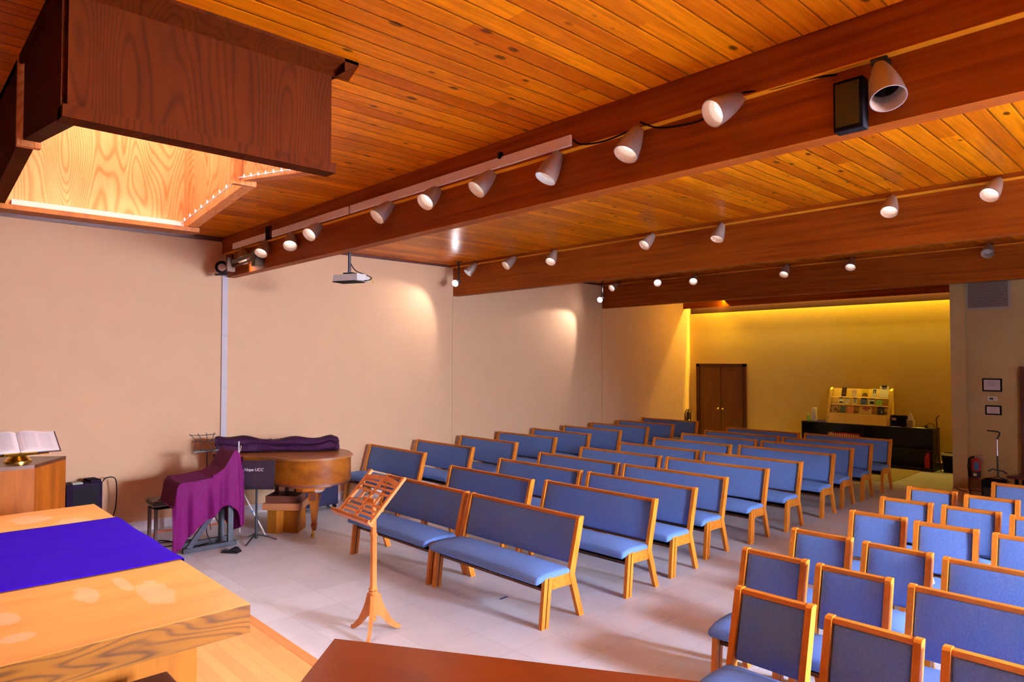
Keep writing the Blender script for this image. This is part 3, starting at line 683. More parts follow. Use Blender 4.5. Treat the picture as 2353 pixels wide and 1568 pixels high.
# ---------------------------------------------------------------- music stand of orange wood
def wood_stand():
    t = thing('wooden_music_stand', 'orange wooden music stand with slatted desk and three curved feet', 'music stand', (-4.77, 2.98, 0))
    MB().lathe([(0, .10), (.022, .105), (.03, .12), (.02, .135), (.034, .15), (.036, .30), (.042, .33), (.030, .345), (.042, .355), (.030, .37), (.028, .40), (.026, .78), (.033, .79), (.033, .80), (.024, .81), (.020, 1.04), (0, 1.05)], 8).make('pole', CHERRY, t, smooth=35)
    for k, a in enumerate((196, 318, 78)):
        a = math.radians(a)
        pr = [(.03, .32), (.03, .15), (.075, .115), (.13, .05), (.185, .012), (.215, .004), (.235, .012), (.232, .032), (.205, .045), (.15, .10), (.10, .19), (.075, .25), (.055, .32)]
        M = Matrix.Rotation(a, 4, 'Z')
        m = MB().prism(pr, -.012, .012, 1, M); m.make('leg', CHERRY, t)
    # desk in its own tilted frame
    c0 = Vector((-.02, -.02, 1.10)); rz = math.radians(-3)
    w, h = .56, .42
    tilt = math.atan2(.30, .29)
    R = Matrix.Translation(c0) @ Matrix.Rotation(rz, 4, 'Z') @ Matrix.Rotation(tilt, 4, 'X')
    def B(x0, x1, y0, y1, z0=-.009, z1=.009): return (x0, x1, y0, y1, z0, z1, R)
    for xa in (-w/2, w/2-.03): MB().box(*B(xa, xa+.03, -h/2, h/2+.02, -.012, .012)).make('side_post', CHERRY, t)
    m = MB(); m.box(*B(-.012, .012, -h/2, h/2-.03)); m.make('centre_slat', CHERRY, t)
    ys = [-.15, -.11, -.065, .045, .09, .13]
    for y in ys: MB().box(*B(-w/2+.03, w/2-.03, y-.009, y+.009, -.007, .005)).make('slat', CHERRY, t)
    for x in (-.13, .13): MB().box(*B(x-.012, x+.012, -.056, .036, -.007, .005)).make('short_slat', CHERRY, t)
    pts = [(-w/2+.03, h/2-.035), (w/2-.03, h/2-.035)]
    arc = [(x, h/2-.035+.0+.026*(1-(x/(w/2-.03))**2)) for x in [(-w/2+.03)+(w-.06)*i/12 for i in range(13)]]
    low = [(x, y-.042) for x, y in reversed(arc)]
    MB().prism(arc+low, -.010, .008, 2, R).make('crest_rail', CHERRY, t)
    MB().box(*B(-w/2-.03, w/2+.03, -h/2-.018, -h/2, -.01, .055)).box(*B(-w/2-.03, w/2+.03, -h/2-.018, -h/2+.008, .045, .055)).make('ledge', CHERRY, t)
    MB().bar((0, 0, 1.02), (-.02, -.04, 1.09), .03, .03).box(-.08, .08, -.01, .01, 0, .04, Matrix.Translation((-.02, -.03, 1.05))).make('bracket', CHERRY, t)
wood_stand()

# ---------------------------------------------------------------- piano and things round it
def catmull(P, n=6, closed=False):
    out = []
    for i in range(len(P)-1):
        p0 = Vector(P[max(i-1, 0)]); p1 = Vector(P[i]); p2 = Vector(P[i+1]); p3 = Vector(P[min(i+2, len(P)-1)])
        for k in range(n):
            t = k/n
            out.append(.5*((2*p1)+(-p0+p2)*t+(2*p0-5*p1+4*p2-p3)*t*t+(-p0+3*p1-3*p2+p3)*t**3))
    out.append(Vector(P[-1])); return out
def piano():
    t = thing('grand_piano', 'walnut baby grand piano with closed lid near the left wall', 'piano', (0, 0, 0))
    side = [(-9.32, 3.34), (-9.0, 3.37), (-8.75, 3.46), (-8.5, 3.60), (-8.28, 3.68), (-8.08, 3.73), (-7.88, 3.84), (-7.75, 4.03), (-7.70, 4.24), (-7.74, 4.44), (-7.88, 4.60), (-8.15, 4.70), (-8.6, 4.74), (-9.32, 4.74)]
    cv = [tuple(p) for p in catmull(side[:11], 6)]+side[11:]
    cx, cy = -8.6, 4.1
    def off(k): 
        out = []
        n = len(cv)
        for i in range(n):
            a = Vector(cv[i-1]); b = Vector(cv[(i+1) % n]); d = (b-a).normalized(); nr = Vector((d.y, -d.x)); out.append(tuple(Vector(cv[i])+nr*k))
        return out
    MB().prism(off(-.02), .655, .955, 2).make('rim', WALNUT, t, smooth=30)
    MB().prism(off(-.035), .935, .958, 2).make('lid_gap', TRIMW, t)
    MB().prism(off(.008), .958, .984, 2).make('lid', wood('piano_lid', (.36, .13, .03), (.22, .07, .015), (2, 2, 2), .3), t, smooth=30)
    # stepped corbel round the tail leg and underside
    q = [(-8.02, 3.80), (-7.9, 3.86), (-7.79, 4.03), (-7.745, 4.22), (-7.80, 4.3), (-8.1, 4.2)]
    MB().prism(q, .615, .658, 2).make('rim_step', WALNUT, t)
    q2 = [(-7.96, 3.86), (-7.86, 3.90), (-7.80, 4.03), (-7.775, 4.14), (-7.85, 4.2), (-8.0, 4.1)]
    MB().prism(q2, .575, .618, 2).make('rim_step', WALNUT, t)
    MB().prism([(p[0]*.97+cx*.03, p[1]*.97+cy*.03) for p in cv], .63, .657, 2).make('soundboard', TRIMW, t)
    for (x, y) in ((-7.83, 4.04), (-9.1, 3.62), (-9.12, 4.5)):
        r = math.radians(45)
        M = Matrix.Translation((x, y, 0)) @ Matrix.Rotation(r, 4, 'Z')
        m = MB()
        def fr(z, a): return [(-a, -a, z), (a, -a, z), (a, a, z), (-a, a, z)]
        lv = [(.09, .018), (.14, .03), (.17, .034), (.185, .026), (.40, .043), (.46, .047), (.47, .06), (.56, .06), (.58, .11 if x > -8 else .07)]
        rings = [[m.b.verts.new(M @ Vector(p)) for p in fr(z, a)] for z, a in lv]
        for a_, c_ in zip(rings, rings[1:]):
            for k in range(4): m.b.faces.new((a_[k], a_[(k+1) % 4], c_[(k+1) % 4], c_[k]))
        m.b.faces.new(rings[0]); m.b.faces.new(rings[-1])
        lg = m.make('leg', WALNUT, t)
        MB().box(-.038, .038, -.0625, -.0605, .475, .555, M).box(.0605, .0625, -.038, .038, .475, .555, M).make('inlay', TRIMW, lg)
        MB().box(-.012, .012, -.03, .0, 0, .09, Matrix.Translation((x, y, 0))).lathe([(0, -.009), (.028, -.009), (.028, .009), (0, .009)], 14, frame((1, .5, 0), (x, y-.02, .0285))).make('caster', BRASS, lg)
    # pedal lyre
    m = MB()
    for y in (3.92, 4.06): m.box(-8.66, -8.62, y-.02, y+.02, .12, .64)
    m.box(-8.72, -8.56, 3.86, 4.12, .08, .14); m.box(-8.70, -8.58, 3.88, 4.10, .58, .65)
    ly = m.make('pedal_lyre', TRIMW, t)
    for y in (3.93, 3.99, 4.05): MB().box(-8.56, -8.44, y-.01, y+.01, .085, .097).make('pedal', BRASS, ly)
    # folded purple cover lying along the lid
    p0, p1 = Vector((-9.22, 3.36, .99)), Vector((-8.34, 4.66, .99)); d = (p1-p0); nrm = Vector((d.y, -d.x, 0)).normalized()
    def slab(zb, h0, w0, u0, u1, ph, off):
        g = MB()
        def fn(u, v):
            a = 2*math.pi*v; uu = u0+(u1-u0)*u; c, sn = math.cos(a), math.sin(a)
            cx_ = abs(c)**.55*(1 if c > 0 else -1); cz_ = abs(sn)**.6*(1 if sn > 0 else -1)
            w = w0*(1+.10*math.sin(9*uu+ph)+.05*math.sin(31*uu+ph*2)+.04*math.sin(3*a+14*uu))
            hh = h0*(1+.22*math.sin(7*uu+ph)+.10*math.sin(23*uu+2*ph)+.08*math.sin(2*a+17*uu))
            end = min(1, .45+min(u, 1-u)/.035)
            kick = .05*max(0, 1-abs(uu-.93)/.07) if zb < .05 else .035*max(0, 1-abs(uu-.93)/.09)
            return p0+d*uu+nrm*(off+w*cx_*end)+Vector((0, 0, zb+hh*(1+cz_)*end*.5+kick*(1+cz_)*.5))
        g.grid(fn, 90, 30); bmesh.ops.remove_doubles(g.b, verts=g.b.verts[:], dist=1e-4)
        bmesh.ops.holes_fill(g.b, edges=g.b.edges[:], sides=40); return g
    o = slab(.0, .105, .17, 0, 1, 0, 0).make('piano_cover', ROLLM, smooth=55); tag(o, 'dark purple quilted cover folded on the piano lid', 'cover')
    slab(.085, .10, .13, -.005, .44, 1.4, .02).make('upper_fold', ROLLM, o, smooth=55)
    slab(.085, .075, .12, .36, 1.0, 3.1, .03).make('upper_fold', ROLLM, o, smooth=55)
    MB().tube([tuple(p0+d*.22+nrm*.2+Vector((0, 0, .10))), tuple(p0+d*.215+nrm*.21+Vector((0, 0, .04))), tuple(p0+d*.20+nrm*.215+Vector((0, 0, .0)))], .008, 6).make('tie_strap', plain('strap_tan', (.45, .3, .25), .8), o)
piano()
def pedestal():
    t = thing('wooden_pedestal', 'low oak pedestal with block top under the piano', 'stool', (-8.40, 3.93, 0), math.radians(45))
    MB().box(-.235, .235, -.17, .25, .30, .385).make('top_block', wood('pink_lit_oak', (.55, .20, .08), (.42, .13, .05), (1, 8, 8), .4), t)  # pink light on the block's front is put into the oak colour
    MB().prism([(-.19, -.11), (-.06, -.15), (.0, -.06), (.10, -.09), (.20, -.11), (.20, .2), (-.19, .2)], 0, .30, 2).make('body', ALTARBASE, t)
    MB().box(-.215, .19, -.12, .22, .385, .47).make('upper_block', TABLEW, t)
pedestal()
def case():
    t = thing('equipment_case', 'blue-grey rolling equipment case under the piano tail', 'case', (-9.3, 4.86, 0))
    MB().box(-.13, .13, -.32, .26, .06, .44, bev=.012).make('body', CASEB, t)
    for x in (-.10, .10):
        for y in (-.27, .21):
            MB().lathe([(0, -.014), (.03, -.014), (.03, .014), (0, .014)], 14, frame((1, 0, 0), (x, y, .031))).make('wheel', BLACK, t)
    MB().box(.13, .136, -.32, .26, .38, .39).make('lid_seam', BLACK, t)
case()
def drape():
    # keyboard on its stand, then the cloth over it
    k = thing('keyboard_stand', 'black metal keyboard stand under the purple cloth', 'stand')
    m = MB()
    for y in (2.72, 3.12): pass
    for x in (-8.20, -8.48): MB().bar((x, 2.62, .03), (x, 3.22, .03), .05, .05).make('base_bar', STEELG, k)
    for x in (-8.20, -8.48): MB().bar((x, 2.68, .05), (x, 2.98, .45), .03, .06).make('brace', STEELG, k)
    for x in (-8.50, -8.22): MB().box(x, x+.04, 3.12, 3.18, .05, .72).make('upright', BLACKM, k)
    for x in (-8.20, -8.48): MB().bar((x, 2.98, .45), (x, 2.75, .72), .03, .05).make('support_arm', STEELG, k)
    MB().lathe([(0, -.02), (.035, -.02), (.035, .02), (0, .02)], 14, frame((1, 0, 0), (-8.165, 2.96, .45))).make('knob', BLACK, k)
    kb = thing('digital_keyboard', 'electric keyboard hidden under the purple cloth drape', 'keyboard')
    MB().box(-8.56, -8.17, 2.56, 3.24, .72, .80).make('body', BLACK, kb)
    MB().prism([(3.0, .80), (3.20, .80), (3.20, 1.0), (3.185, 1.07), (3.165, 1.06)], -8.52, -8.20, 0).make('music_rest', BLACK, kb)
    # cloth surface: top profile along y, falls at the front (+x) and back (-x)
    prof = [(2.50, .58), (2.53, .80), (2.57, .845), (2.75, .85), (2.95, .87), (3.05, .93), (3.16, 1.12), (3.20, 1.13), (3.235, 1.07), (3.255, .90)]
    def top(y):
        for (a, za), (b, zb) in zip(prof, prof[1:]):
            if y <= b: return za+(zb-za)*max(0, (y-a)/(b-a))
        return prof[-1][1]
    hem = [(2.47, .02), (2.58, .10), (2.70, .24), (2.85, .36), (3.0, .46), (3.10, .50), (3.18, .42), (3.25, .20), (3.30, .28)]
    def he(y):
        for (a, za), (b, zb) in zip(hem, hem[1:]):
            if y <= b: return za+(zb-za)*max(0, (y-a)/(b-a))
        return hem[-1][1]
    g = MB(); NU, NV = 90, 60
    def fn(u, v):
        y = 2.48+.80*u
        fold = .018*math.sin(23*u+1.0)+.007*math.sin(51*u)+.012*math.sin(11*u+2)
        xb, xf = -8.60, -8.14
        zt = top(y)
        if v < .3:
            s = v/.3; zb_ = .55+.05*math.sin(6*u)
            return (xb-.01-fold*(1-s)-.03*(1-s), y, zb_+(zt-zb_)*s)
        if v < .5:
            s = (v-.3)/.2; sag = .012*math.sin(math.pi*s)
            ex = (xf-xb)*s
            return (xb+ex, y, zt-sag*math.sin(9*u)**2-.03*s*(1 if u < .55 else 0))
        s = (v-.5)/.5
        zt2 = zt-.03*(1 if u < .55 else 0); z1 = he(y)
        z = zt2+(z1-zt2)*s
        k = min(1, s*1.6)
        return (xf+.008+fold*k*1.5+.035*k, y+(-.02 if u < .08 else 0)*s+.012*k*math.sin(16*u), z)
    g.grid(fn, NU, NV)
    o = g.make('cloth_drape', VIOLET, smooth=80); s = o.modifiers.new('s', 'SOLIDIFY'); s.thickness = .004
    tag(o, 'magenta purple cloth draped over the keyboard beside the piano', 'cloth')
    g = MB()
    def f2(u, v):
        y = 3.27-.03*v+.02*math.sin(9*u+5*v); x = -8.60+.46*u
        return (x+.01*math.sin(20*v), y+.012*math.sin(30*u)*v, 1.06-(.55+.30*math.sin(1.5*u+.4))*v-.16*(1-u))
    g.grid(f2, 20, 24)
    e = g.make('end_fold', VIOLET, o, smooth=80); s = e.modifiers.new('s', 'SOLIDIFY'); s.thickness = .004
    # stool
    st = thing('keyboard_stool', 'black padded keyboard stool left of the purple drape', 'stool', (-9.05, 2.72, 0))
    m = MB(); m.cushion(-.16, .16, -.22, .24, .44, .50, .015, .02, 5); m.make('seat', LEATHER, st, smooth=80)
    MB().box(-.14, .14, -.19, .21, .395, .44).make('apron', BLACK, st)
    for x in (-.13, .13):
        for y in (-.18, .20): MB().box(x-.018, x+.018, y-.018, y+.018, 0, .40).make('leg', TABLEW, st)
    MB().box(-.162, .162, -.222, .242, .436, .442).make('seat_piping', plain('silver_piping', (.5, .45, .5), .3), st)
    # foot pedal
    p = thing('sustain_pedal', 'small black foot pedal on the floor by the keyboard stand', 'pedal', (-7.90, 3.05, 0), math.radians(40))
    MB().prism([(-.10, 0), (.10, 0), (.10, .008), (.06, .05), (.02, .055), (-.02, .02), (-.10, .008)], -.05, .05, 1).make('body', BLACK, p)
    MB().box(-.10, -.02, -.03, .03, .010, .022).make('rubber_plate', BLACKM, p)
drape()
def stands():
    # black music stand with a chalk lettered plate
    t = thing('black_music_stand', 'black metal music stand lettered in white beside the piano', 'music stand', (-8.185, 3.46, 0), math.radians(46.5))
    MB().tube([(0, 0, .05), (0, 0, .66)], .013, 12).tube([(0, 0, .03), (0, 0, .30)], .019, 12).make('pole', BLACKM, t)
    for a in (10, 130, 262):
        a = math.radians(a); c, s = math.cos(a), math.sin(a)
        MB().tube([(0, 0, .075), (c*.06, s*.06, .07), (c*.14, s*.14, .045), (c*.24, s*.24, .008)], .017, 8, .008).make('leg', BLACKM, t)
    M = Matrix.Translation((0, -.02, .815)) @ Matrix.Rotation(math.radians(-6), 4, 'X')
    m = MB(); m.box(-.225, .225, -.004, .004, -.175, .165, M, bev=.0); m.box(-.225, .225, -.05, .004, -.182, -.174, M)
    m.make('desk_plate', plain('black_enamel', (.022, .010, .018), .35), t)
    tx = bpy.data.curves.new('lettering', 'FONT'); tx.body = 'Hope UCC'; tx.size = .05; tx.offset = .0008; tx.align_x = 'CENTER'; tx.extrude = .0004; tx.shear = .15
    tmp = bpy.data.objects.new('lettering_curve', tx); COL.objects.link(tmp); bpy.context.view_layer.update()
    me = bpy.data.meshes.new_from_object(tmp.evaluated_get(bpy.context.evaluated_depsgraph_get())); bpy.data.objects.remove(tmp)
    me.materials.clear(); me.materials.append(plain('chalk', (.85, .8, .8), .9))
    o = bpy.data.objects.new('lettering', me); COL.objects.link(o); o.parent = t
    o.matrix_local = M @ Matrix.Translation((-.03, -.0055, .035)) @ Matrix.Rotation(math.radians(90), 4, 'X')
    # silver stand
    s = thing('silver_tripod_stand', 'thin silver tripod stand behind the black music stand', 'stand', (-8.46, 3.46, 0))
    MB().tube([(-.035, -.1, .30), (-.035, -.1, 1.19)], .009, 8).make('pole', WHITEP, s)
    for q in ((.17, .17), (-.28, .02), (-.10, .26)):
        l = MB().tube([(-.035, -.1, .66), ((-.035+q[0])/2, (q[1]-.1)/2, .33), (q[0], q[1], .004)], .007, 8).make('leg', WHITEP, s)
        MB().tube([((-.035+q[0])/2, (q[1]-.1)/2, .33), ((-.035+q[0])/2+q[0]*.03, (q[1]-.1)/2+.003, .30)], .011, 8).make('clamp', BLUETAG, l)
    # wire stand
    w = thing('wire_music_stand', 'folding black wire music stand behind the purple drape', 'music stand', (-8.85, 3.10, 0))
    MB().tube([(0, 0, .2), (0, 0, 1.08)], .008, 8).make('pole', BLACKM, w)
    for a in (30, 150, 270):
        a = math.radians(a); MB().tube([(0, 0, .45), (.30*math.cos(a), .30*math.sin(a), .004)], .006, 6).make('leg', BLACKM, w)
    d = MB()
    def P(u, v): return (.02-.10*v+.02*u, u*.16-.03*v, 1.08+.19*v+.0*u)
    for u in (-1, -.35, .35, 1): d.tube([P(u, 0), P(u*.55, .55), P(u*.9, 1.05)], .004, 6)
    for v in (.0, .55, .95): d.tube([P(-.95, v), P(0, v-.03), P(.95, v)], .0045, 6)
    d.make('wire_desk', BLACKM, w)
    MB().box(-.01, .03, -.17, .17, 1.055, 1.07).make('ledge', BLACKM, w)
stands()
def speakers():
    for i, (x, y, lab) in enumerate(((-9.42, 1.86, 'black plastic speaker cabinet against the left wall, right of two'), (-9.40, 1.50, 'black plastic speaker cabinet partly behind the lectern, left of two'))):
        if i == 0:
            t = thing('speaker_cabinet', lab, 'speaker', (x, y, .18), math.radians(8), 'speaker cabinets behind the lectern')
            m = MB(); m.prism([(-.14, -.19), (.10, -.19), (.14, -.14), (.14, .14), (.10, .19), (-.14, .19)], 0, .565, 2); m.make('body', DARKP, t)
            MB().prism([(-.14, .07), (.09, .07), (.12, .13), (.09, .18), (-.14, .18)], .565, .592, 2).make('top_handle', DARKP, t)
            MB().box(.138, .142, -.13, .13, .03, .53).make('grille', BLACK, t)
        else:
            o = copy_tree(t); o.location = (x, y-.08, .18); o['label'] = lab
    b = MB().box(-.10, .10, -.10, .10, 0, .006).make('paper_sheet', plain('pink_paper', (.35, .12, .14), .8)); b.location = (-9.4, 1.55, .775+.02); b.rotation_euler = (0, 0, .3)
    tag(b, 'small dark red sheet on the left speaker beside the lectern', 'paper')
    b = MB().box(-.07, .07, -.08, .08, 0, .03, bev=.004).make('white_box', WHITEP); b.location = (-9.4, 1.36, .772)
    tag(b, 'low white box lying on the left black speaker', 'box')
    b = MB().box(-.06, .06, -.05, .05, 0, .018).make('folded_paper', plain('greenish_paper', (.45, .5, .42), .8)); b.location = (-9.36, 1.80, .745)
    tag(b, 'pale green folded paper on top of the right black speaker', 'paper')
speakers()
def cables():
    def cable(pts, r, mat, label, name='cable', cat='cable'):
        P = [tuple(p) for p in catmull([Vector(q) for q in pts], 6)]
        o = MB().tube(P, r, 6).make(name, mat, smooth=80); tag(o, label, cat); return o
    cable([(-9.60, 2.35, .012), (-9.35, 2.45, .012), (-9.3, 2.60, .012), (-9.45, 2.75, .012), (-9.40, 2.95, .012), (-9.35, 3.3, .012), (-9.4, 3.7, .012)], .008, ORANGE, 'orange extension cord along the left baseboard behind the stool', 'extension_cord')
    cable([(-9.25, 2.30, .012), (-9.2, 2.48, .012), (-9.32, 2.55, .014), (-9.4, 2.46, .018), (-9.25, 2.42, .022), (-9.2, 2.54, .02)], .009, ORANGE, 'small orange cord coil on the floor left of the stool', 'extension_cord')
    cable([(-9.6, 2.2, .01), (-9.2, 2.35, .01), (-8.9, 2.5, .01), (-8.75, 2.9, .01), (-8.6, 2.7, .01), (-8.4, 2.8, .01), (-8.5, 3.1, .01)], .006, BLACK, 'black cable looping on the floor beneath the stool')
    cable([(-8.95, 2.40, .01), (-8.7, 2.48, .01), (-8.6, 2.62, .016), (-8.75, 2.7, .01), (-8.95, 2.62, .01), (-8.9, 2.45, .016), (-8.65, 2.5, .02)], .007, BLACK, 'coiled black cable on the floor left of the drape foot')
    cable([(-8.42, 2.98, .72), (-8.34, 3.02, .45), (-8.38, 2.94, .2), (-8.33, 2.99, .01)], .006, BLACK, 'black cable hanging under the keyboard')
    cable([(-9.5, 2.10, .72), (-9.5, 2.14, .76), (-9.5, 2.24, .72), (-9.52, 2.25, .40), (-9.55, 2.2, .19)], .007, BLACK, 'thin black cable arching above the far edge of the altar')
    # along beams
    cable([(-3.13, 3.565, 3.75), (-3.05, 3.56, 3.70), (-2.85, 3.56, 3.675), (-2.62, 3.57, 3.70)], .006, BLACK, 'black cable from the white raceway end to a spotlight')
    cable([(-2.56, 3.565, 3.73), (-2.42, 3.57, 3.66), (-2.2, 3.6, 3.64), (-2.05, 3.6, 3.66)], .006, BLACK, 'black cable sagging between the ninth and tenth spotlights')
    cable([(-1.86, 3.57, 3.72), (-1.7, 3.59, 3.70), (-1.5, 3.605, 3.70), (-1.36, 3.61, 3.68)], .006, BLACK, 'black cable running to the beam speaker bracket')
    cable([(-2.98, 12.37, .21), (-2.9, 12.375, .17), (-2.82, 12.38, .165), (-2.76, 12.45, .18), (-2.6, 12.48, .17), (-2.5, 12.45, .16)], .006, BLACK, 'black cable stapled across the foot of the right pilaster')
    cable([(-2.76, 12.46, .175), (-2.72, 12.47, .18)], .006, BLACK, 'short black cable end by the pilaster base') if False else None
cables()
def tape():
    o = MB().box(-.05, .05, -.012, .012, 0, .0015).make('tape_mark', plain('blue_tape', (.01, .03, .22), .6)); o.location = (-4.65, 4.30, 0); o.rotation_euler = (0, 0, math.radians(82))
    o.rotation_euler = (0, 0, math.radians(95))
    tag(o, 'short strip of blue tape on the floor in front of the front bench', 'tape')
tape()

# ---------------------------------------------------------------- fixtures on beams and ceiling
def fixtures():
    # white raceway in lengths
    segs = [(-9.29, -8.22), (-8.05, -6.22), (-6.18, -4.66), (-4.655, -3.15)]
    for i, (a, b) in enumerate(segs):
        o = MB().box(a, b, 3.555, 3.575, 3.715, 3.795, bev=.005).make('cable_raceway', WHITE)
        tag(o, 'white cable raceway on the nearest beam, %s length from the left wall' % ORD[i].replace('front', 'first'), 'raceway', 'raceway lengths on the nearest beam')
    o = MB().box(-8.19, -8.09, 3.54, 3.58, 3.70, 3.86).make('junction_box', BLACK); tag(o, 'black junction block between two raceway lengths', 'junction box')
    MB().tube([(-8.08, 3.55, 3.72), (-8.07, 3.55, 3.80), (-8.09, 3.56, 3.93)], .004, 6).make('red_wire', RED, o)
    o = MB().box(-3.90, -3.87, 3.545, 3.575, 3.78, 3.83).make('cable_clip', BLACK); tag(o, 'small black clip above the fourth raceway length', 'clip')
    # vertical raceway on the left wall
    r = MB().box(XW, XW+.03, 3.575, 3.655, .12, 3.40, bev=.004)
    o = r.make('wall_raceway', plain('raceway_white_dimmed', (.60, .52, .57), .5)); tag(o, 'tall white raceway running down the left wall to the piano', 'raceway')  # same white raceway, colour lowered because this run faces the window light
    MB().box(XW+.029, XW+.0315, 3.574, 3.656, 2.55, 2.555).box(XW+.029, XW+.0315, 3.574, 3.656, 1.82, 1.825).make('joint_line', plain('joint_grey', (.4, .34, .36), .7), o)
    # stage light with a round lens at the beam end
    t = thing('stage_light', 'black stage light with pale round lens at the left end of the nearest beam', 'stage light', (-9.40, 3.46, 3.47))
    d = Vector((9.4, -3.46, -1.27)).normalized()
    MB().lathe([(0, -.13), (.06, -.13), (.075, -.08), (.08, .06), (.088, .065), (.088, .075), (.05, .075)], 20, frame(d, (0, 0, 0))).make('housing', BLACK, t, smooth=50)
    MB().lathe([(0, .085), (.035, .082), (.05, .074)], 20, frame(d, (0, 0, 0))).make('lens', plain('lens_pink', (.75, .6, .62), .3), t, smooth=60)
    MB().box(-.09, .09, -.02, .02, -.11, -.085, Matrix.Rotation(.7, 4, 'Z')).bar((.06, .08, 0), (.04, .13, .18), .02, .02).make('yoke', BLACKM, t)
    # metal arm under the first spots
    t = thing('metal_arm_bracket', 'bronze metal arm bracket below the first spotlights', 'bracket', (0, 0, 0))
    MB().bar((-9.0, 3.45, 3.50), (-8.42, 3.53, 3.56), .02, .045).bar((-9.02, 3.46, 3.44), (-8.45, 3.54, 3.50), .012, .02).make('arm', plain('bronze_metal', (.09, .04, .02), .4, .5), t)
    MB().box(-9.10, -9.04, 3.40, 3.50, 3.38, 3.56).make('front_plate', plain('bronze_metal', (.09, .04, .02), .4, .5), t)
    MB().box(-8.52, -8.40, 3.50, 3.62, 3.40, 3.60, bev=.01).make('mounting_plate', plain('bronze_metal', (.09, .04, .02), .4, .5), t)
    # wall-end floods on beams two and three
    for i, (x, y, z, ty, lab) in enumerate(((-9.23, 7.40, 3.55, 6.1, 'lit white flood lamp at the left end of the middle beam'), (-9.30, 11.453, 3.513, 9.3, 'glaring white flood lamp at the left end of the farthest beam'))):
        t = thing('flood_lamp', lab, 'flood lamp', (x, y, z), 0, 'flood lamps at the beam ends')
        d = (Vector((0, 0, 2.2))-Vector((x, y, z))).normalized()
        d = (d+Vector((-.35, -.55, -.35))).normalized()
        MB().lathe([(0, -.12), (.035, -.12), (.05, -.06), (.055, .0), (.06, .03), (.058, .03), (.045, -.0)], 18, frame(d, (0, 0, 0))).make('housing', BLACKM, t, smooth=50)
        MB().lathe([(0, .045), (.035, .035), (.052, .012), (.052, 0)], 18, frame(d, (0, 0, 0))).make('lens', LAMPFL, t, smooth=60)
        MB().box(-.012, .012, .02, .08, .0, .05).box(-.012, .012, .05, .074, .04, ZC-z).box(-.05, .05, .02, .10, ZC-z-.012, ZC-z).make('bracket', BLACKM, t)
        spot('flood_lamp_light', (x, y-.05, z-.02), (XW+.02, ty, [2.3, 1.5][i]), [17, 48][i], (1, .90, .88), [100, 72][i], .35, .06)
    # projector
    t = thing('ceiling_projector', 'white projector hanging on a black pole behind the nearest beam', 'projector', (-7.47, 4.33, 3.215))
    t.rotation_euler = (0, 0, math.radians(25))
    MB().tube([(-.03, 0, .06), (-.03, 0, .715)], .018, 12).box(-.09, .05, -.05, .05, .06, .075).make('mount_pole', BLACKM, t)
    MB().prism([(-.19, -.11), (.17, -.13), (.21, .0), (.17, .13), (-.19, .12)], -.035, .045, 2).make('body', WHITEP, t)
    MB().box(-.20, -.185, -.10, .10, -.045, .02).box(-.20, .12, -.12, .11, -.045, -.035).make('lens_side', BLACK, t)
    MB().tube([tuple(p) for p in catmull([Vector(q) for q in ((-.02, 0, .20), (.06, 0, .10), (.2, .01, .04), (.28, .02, .0), (.24, .0, -.03), (.15, -.05, -.03))], 5)], .006, 6).make('cable', BLACK, t)
    MB().tube([(.27, .02, -.01), (.30, .03, -.07)], .005, 6).make('yellow_plug', plain('yellow_plastic', (.8, .6, .02), .4), t)
    # black device on the near beam
    t = thing('beam_speaker', 'small black speaker bracket box on the nearest beam at the right', 'speaker', (-1.29, 3.60, 3.50))
    MB().box(-.07, .075, -.045, .03, -.14, .12, bev=.006).make('box', BLACK, t)
    MB().box(-.055, .06, -.055, -.045, -.12, .10).make('face', plain('gloss_black', (.012, .01, .012), .15), t)
    # vent, frames, thermostat
    t = thing('wall_vent', 'white louvred air vent high on the right cross wall', 'vent', (-2.52, 12.52, 3.24))
    MB().box(-.30, -.262, -.015, 0, -.225, .22).box(.262, .30, -.015, 0, -.225, .22).box(-.30, .30, -.015, 0, -.26, -.225).box(-.30, .30, -.015, 0, .22, .24).make('frame', plain('vent_paint', (.34, .25, .19), .6), t)
    m = MB()
    for i in range(32): z = -.218+i*.0138; m.box(-.265, .265, -.012, -.002, z, z+.005, None)
    m.make('louvres', plain('vent_paint', (.34, .25, .19), .6), t)
    MB().box(-.265, .265, -.0015, 0, -.23, .23).make('backing', plain('vent_dark', (.06, .03, .03), .8), t)
    for (x, z, w, h, lab) in ((-2.485, 1.815, .25, .20, 'framed certificate in black frame above the thermostat'), (-2.475, 1.43, .205, .145, 'small framed certificate in black frame below the thermostat')):
        t = thing('framed_certificate', lab, 'picture frame', (x, 12.52, z), 0, 'framed certificates on the cross wall')
        MB().box(-w/2, w/2, -.02, 0, -h/2, h/2).make('frame', BLACK, t)
        MB().box(-w/2+.02, w/2-.02, -.0215, -.02, -h/2+.02, h/2-.02).make('certificate', plain('cert_paper', (.50, .40, .42), .6), t)
        m = MB()
        for k in range(5): m.box(-w/4, w/4-(.03 if k % 2 else 0), -.0222, -.0215, h/2-.045-k*.018, h/2-.041-k*.018)
        m.make('print_lines', plain('print_grey', (.2, .15, .2), .7), t)
    t = thing('thermostat', 'white wall thermostat between the two framed certificates', 'thermostat', (-2.485, 12.52, 1.605))
    m = MB(); m.cushion(-.065, .065, -.025, 0, -.035, .035, .0, .012, 4, 1); m.make('body', plain('thermostat_white', (.55, .47, .42), .4), t, smooth=60)
    MB().box(-.035, .015, -.027, -.024, -.015, .018).make('screen', plain('lcd', (.08, .09, .08), .2), t)
    MB().box(.03, .05, -.027, -.024, .005, .015).box(.03, .05, -.027, -.024, -.012, -.002).make('button', plain('btn', (.35, .3, .28), .5), t)
fixtures()
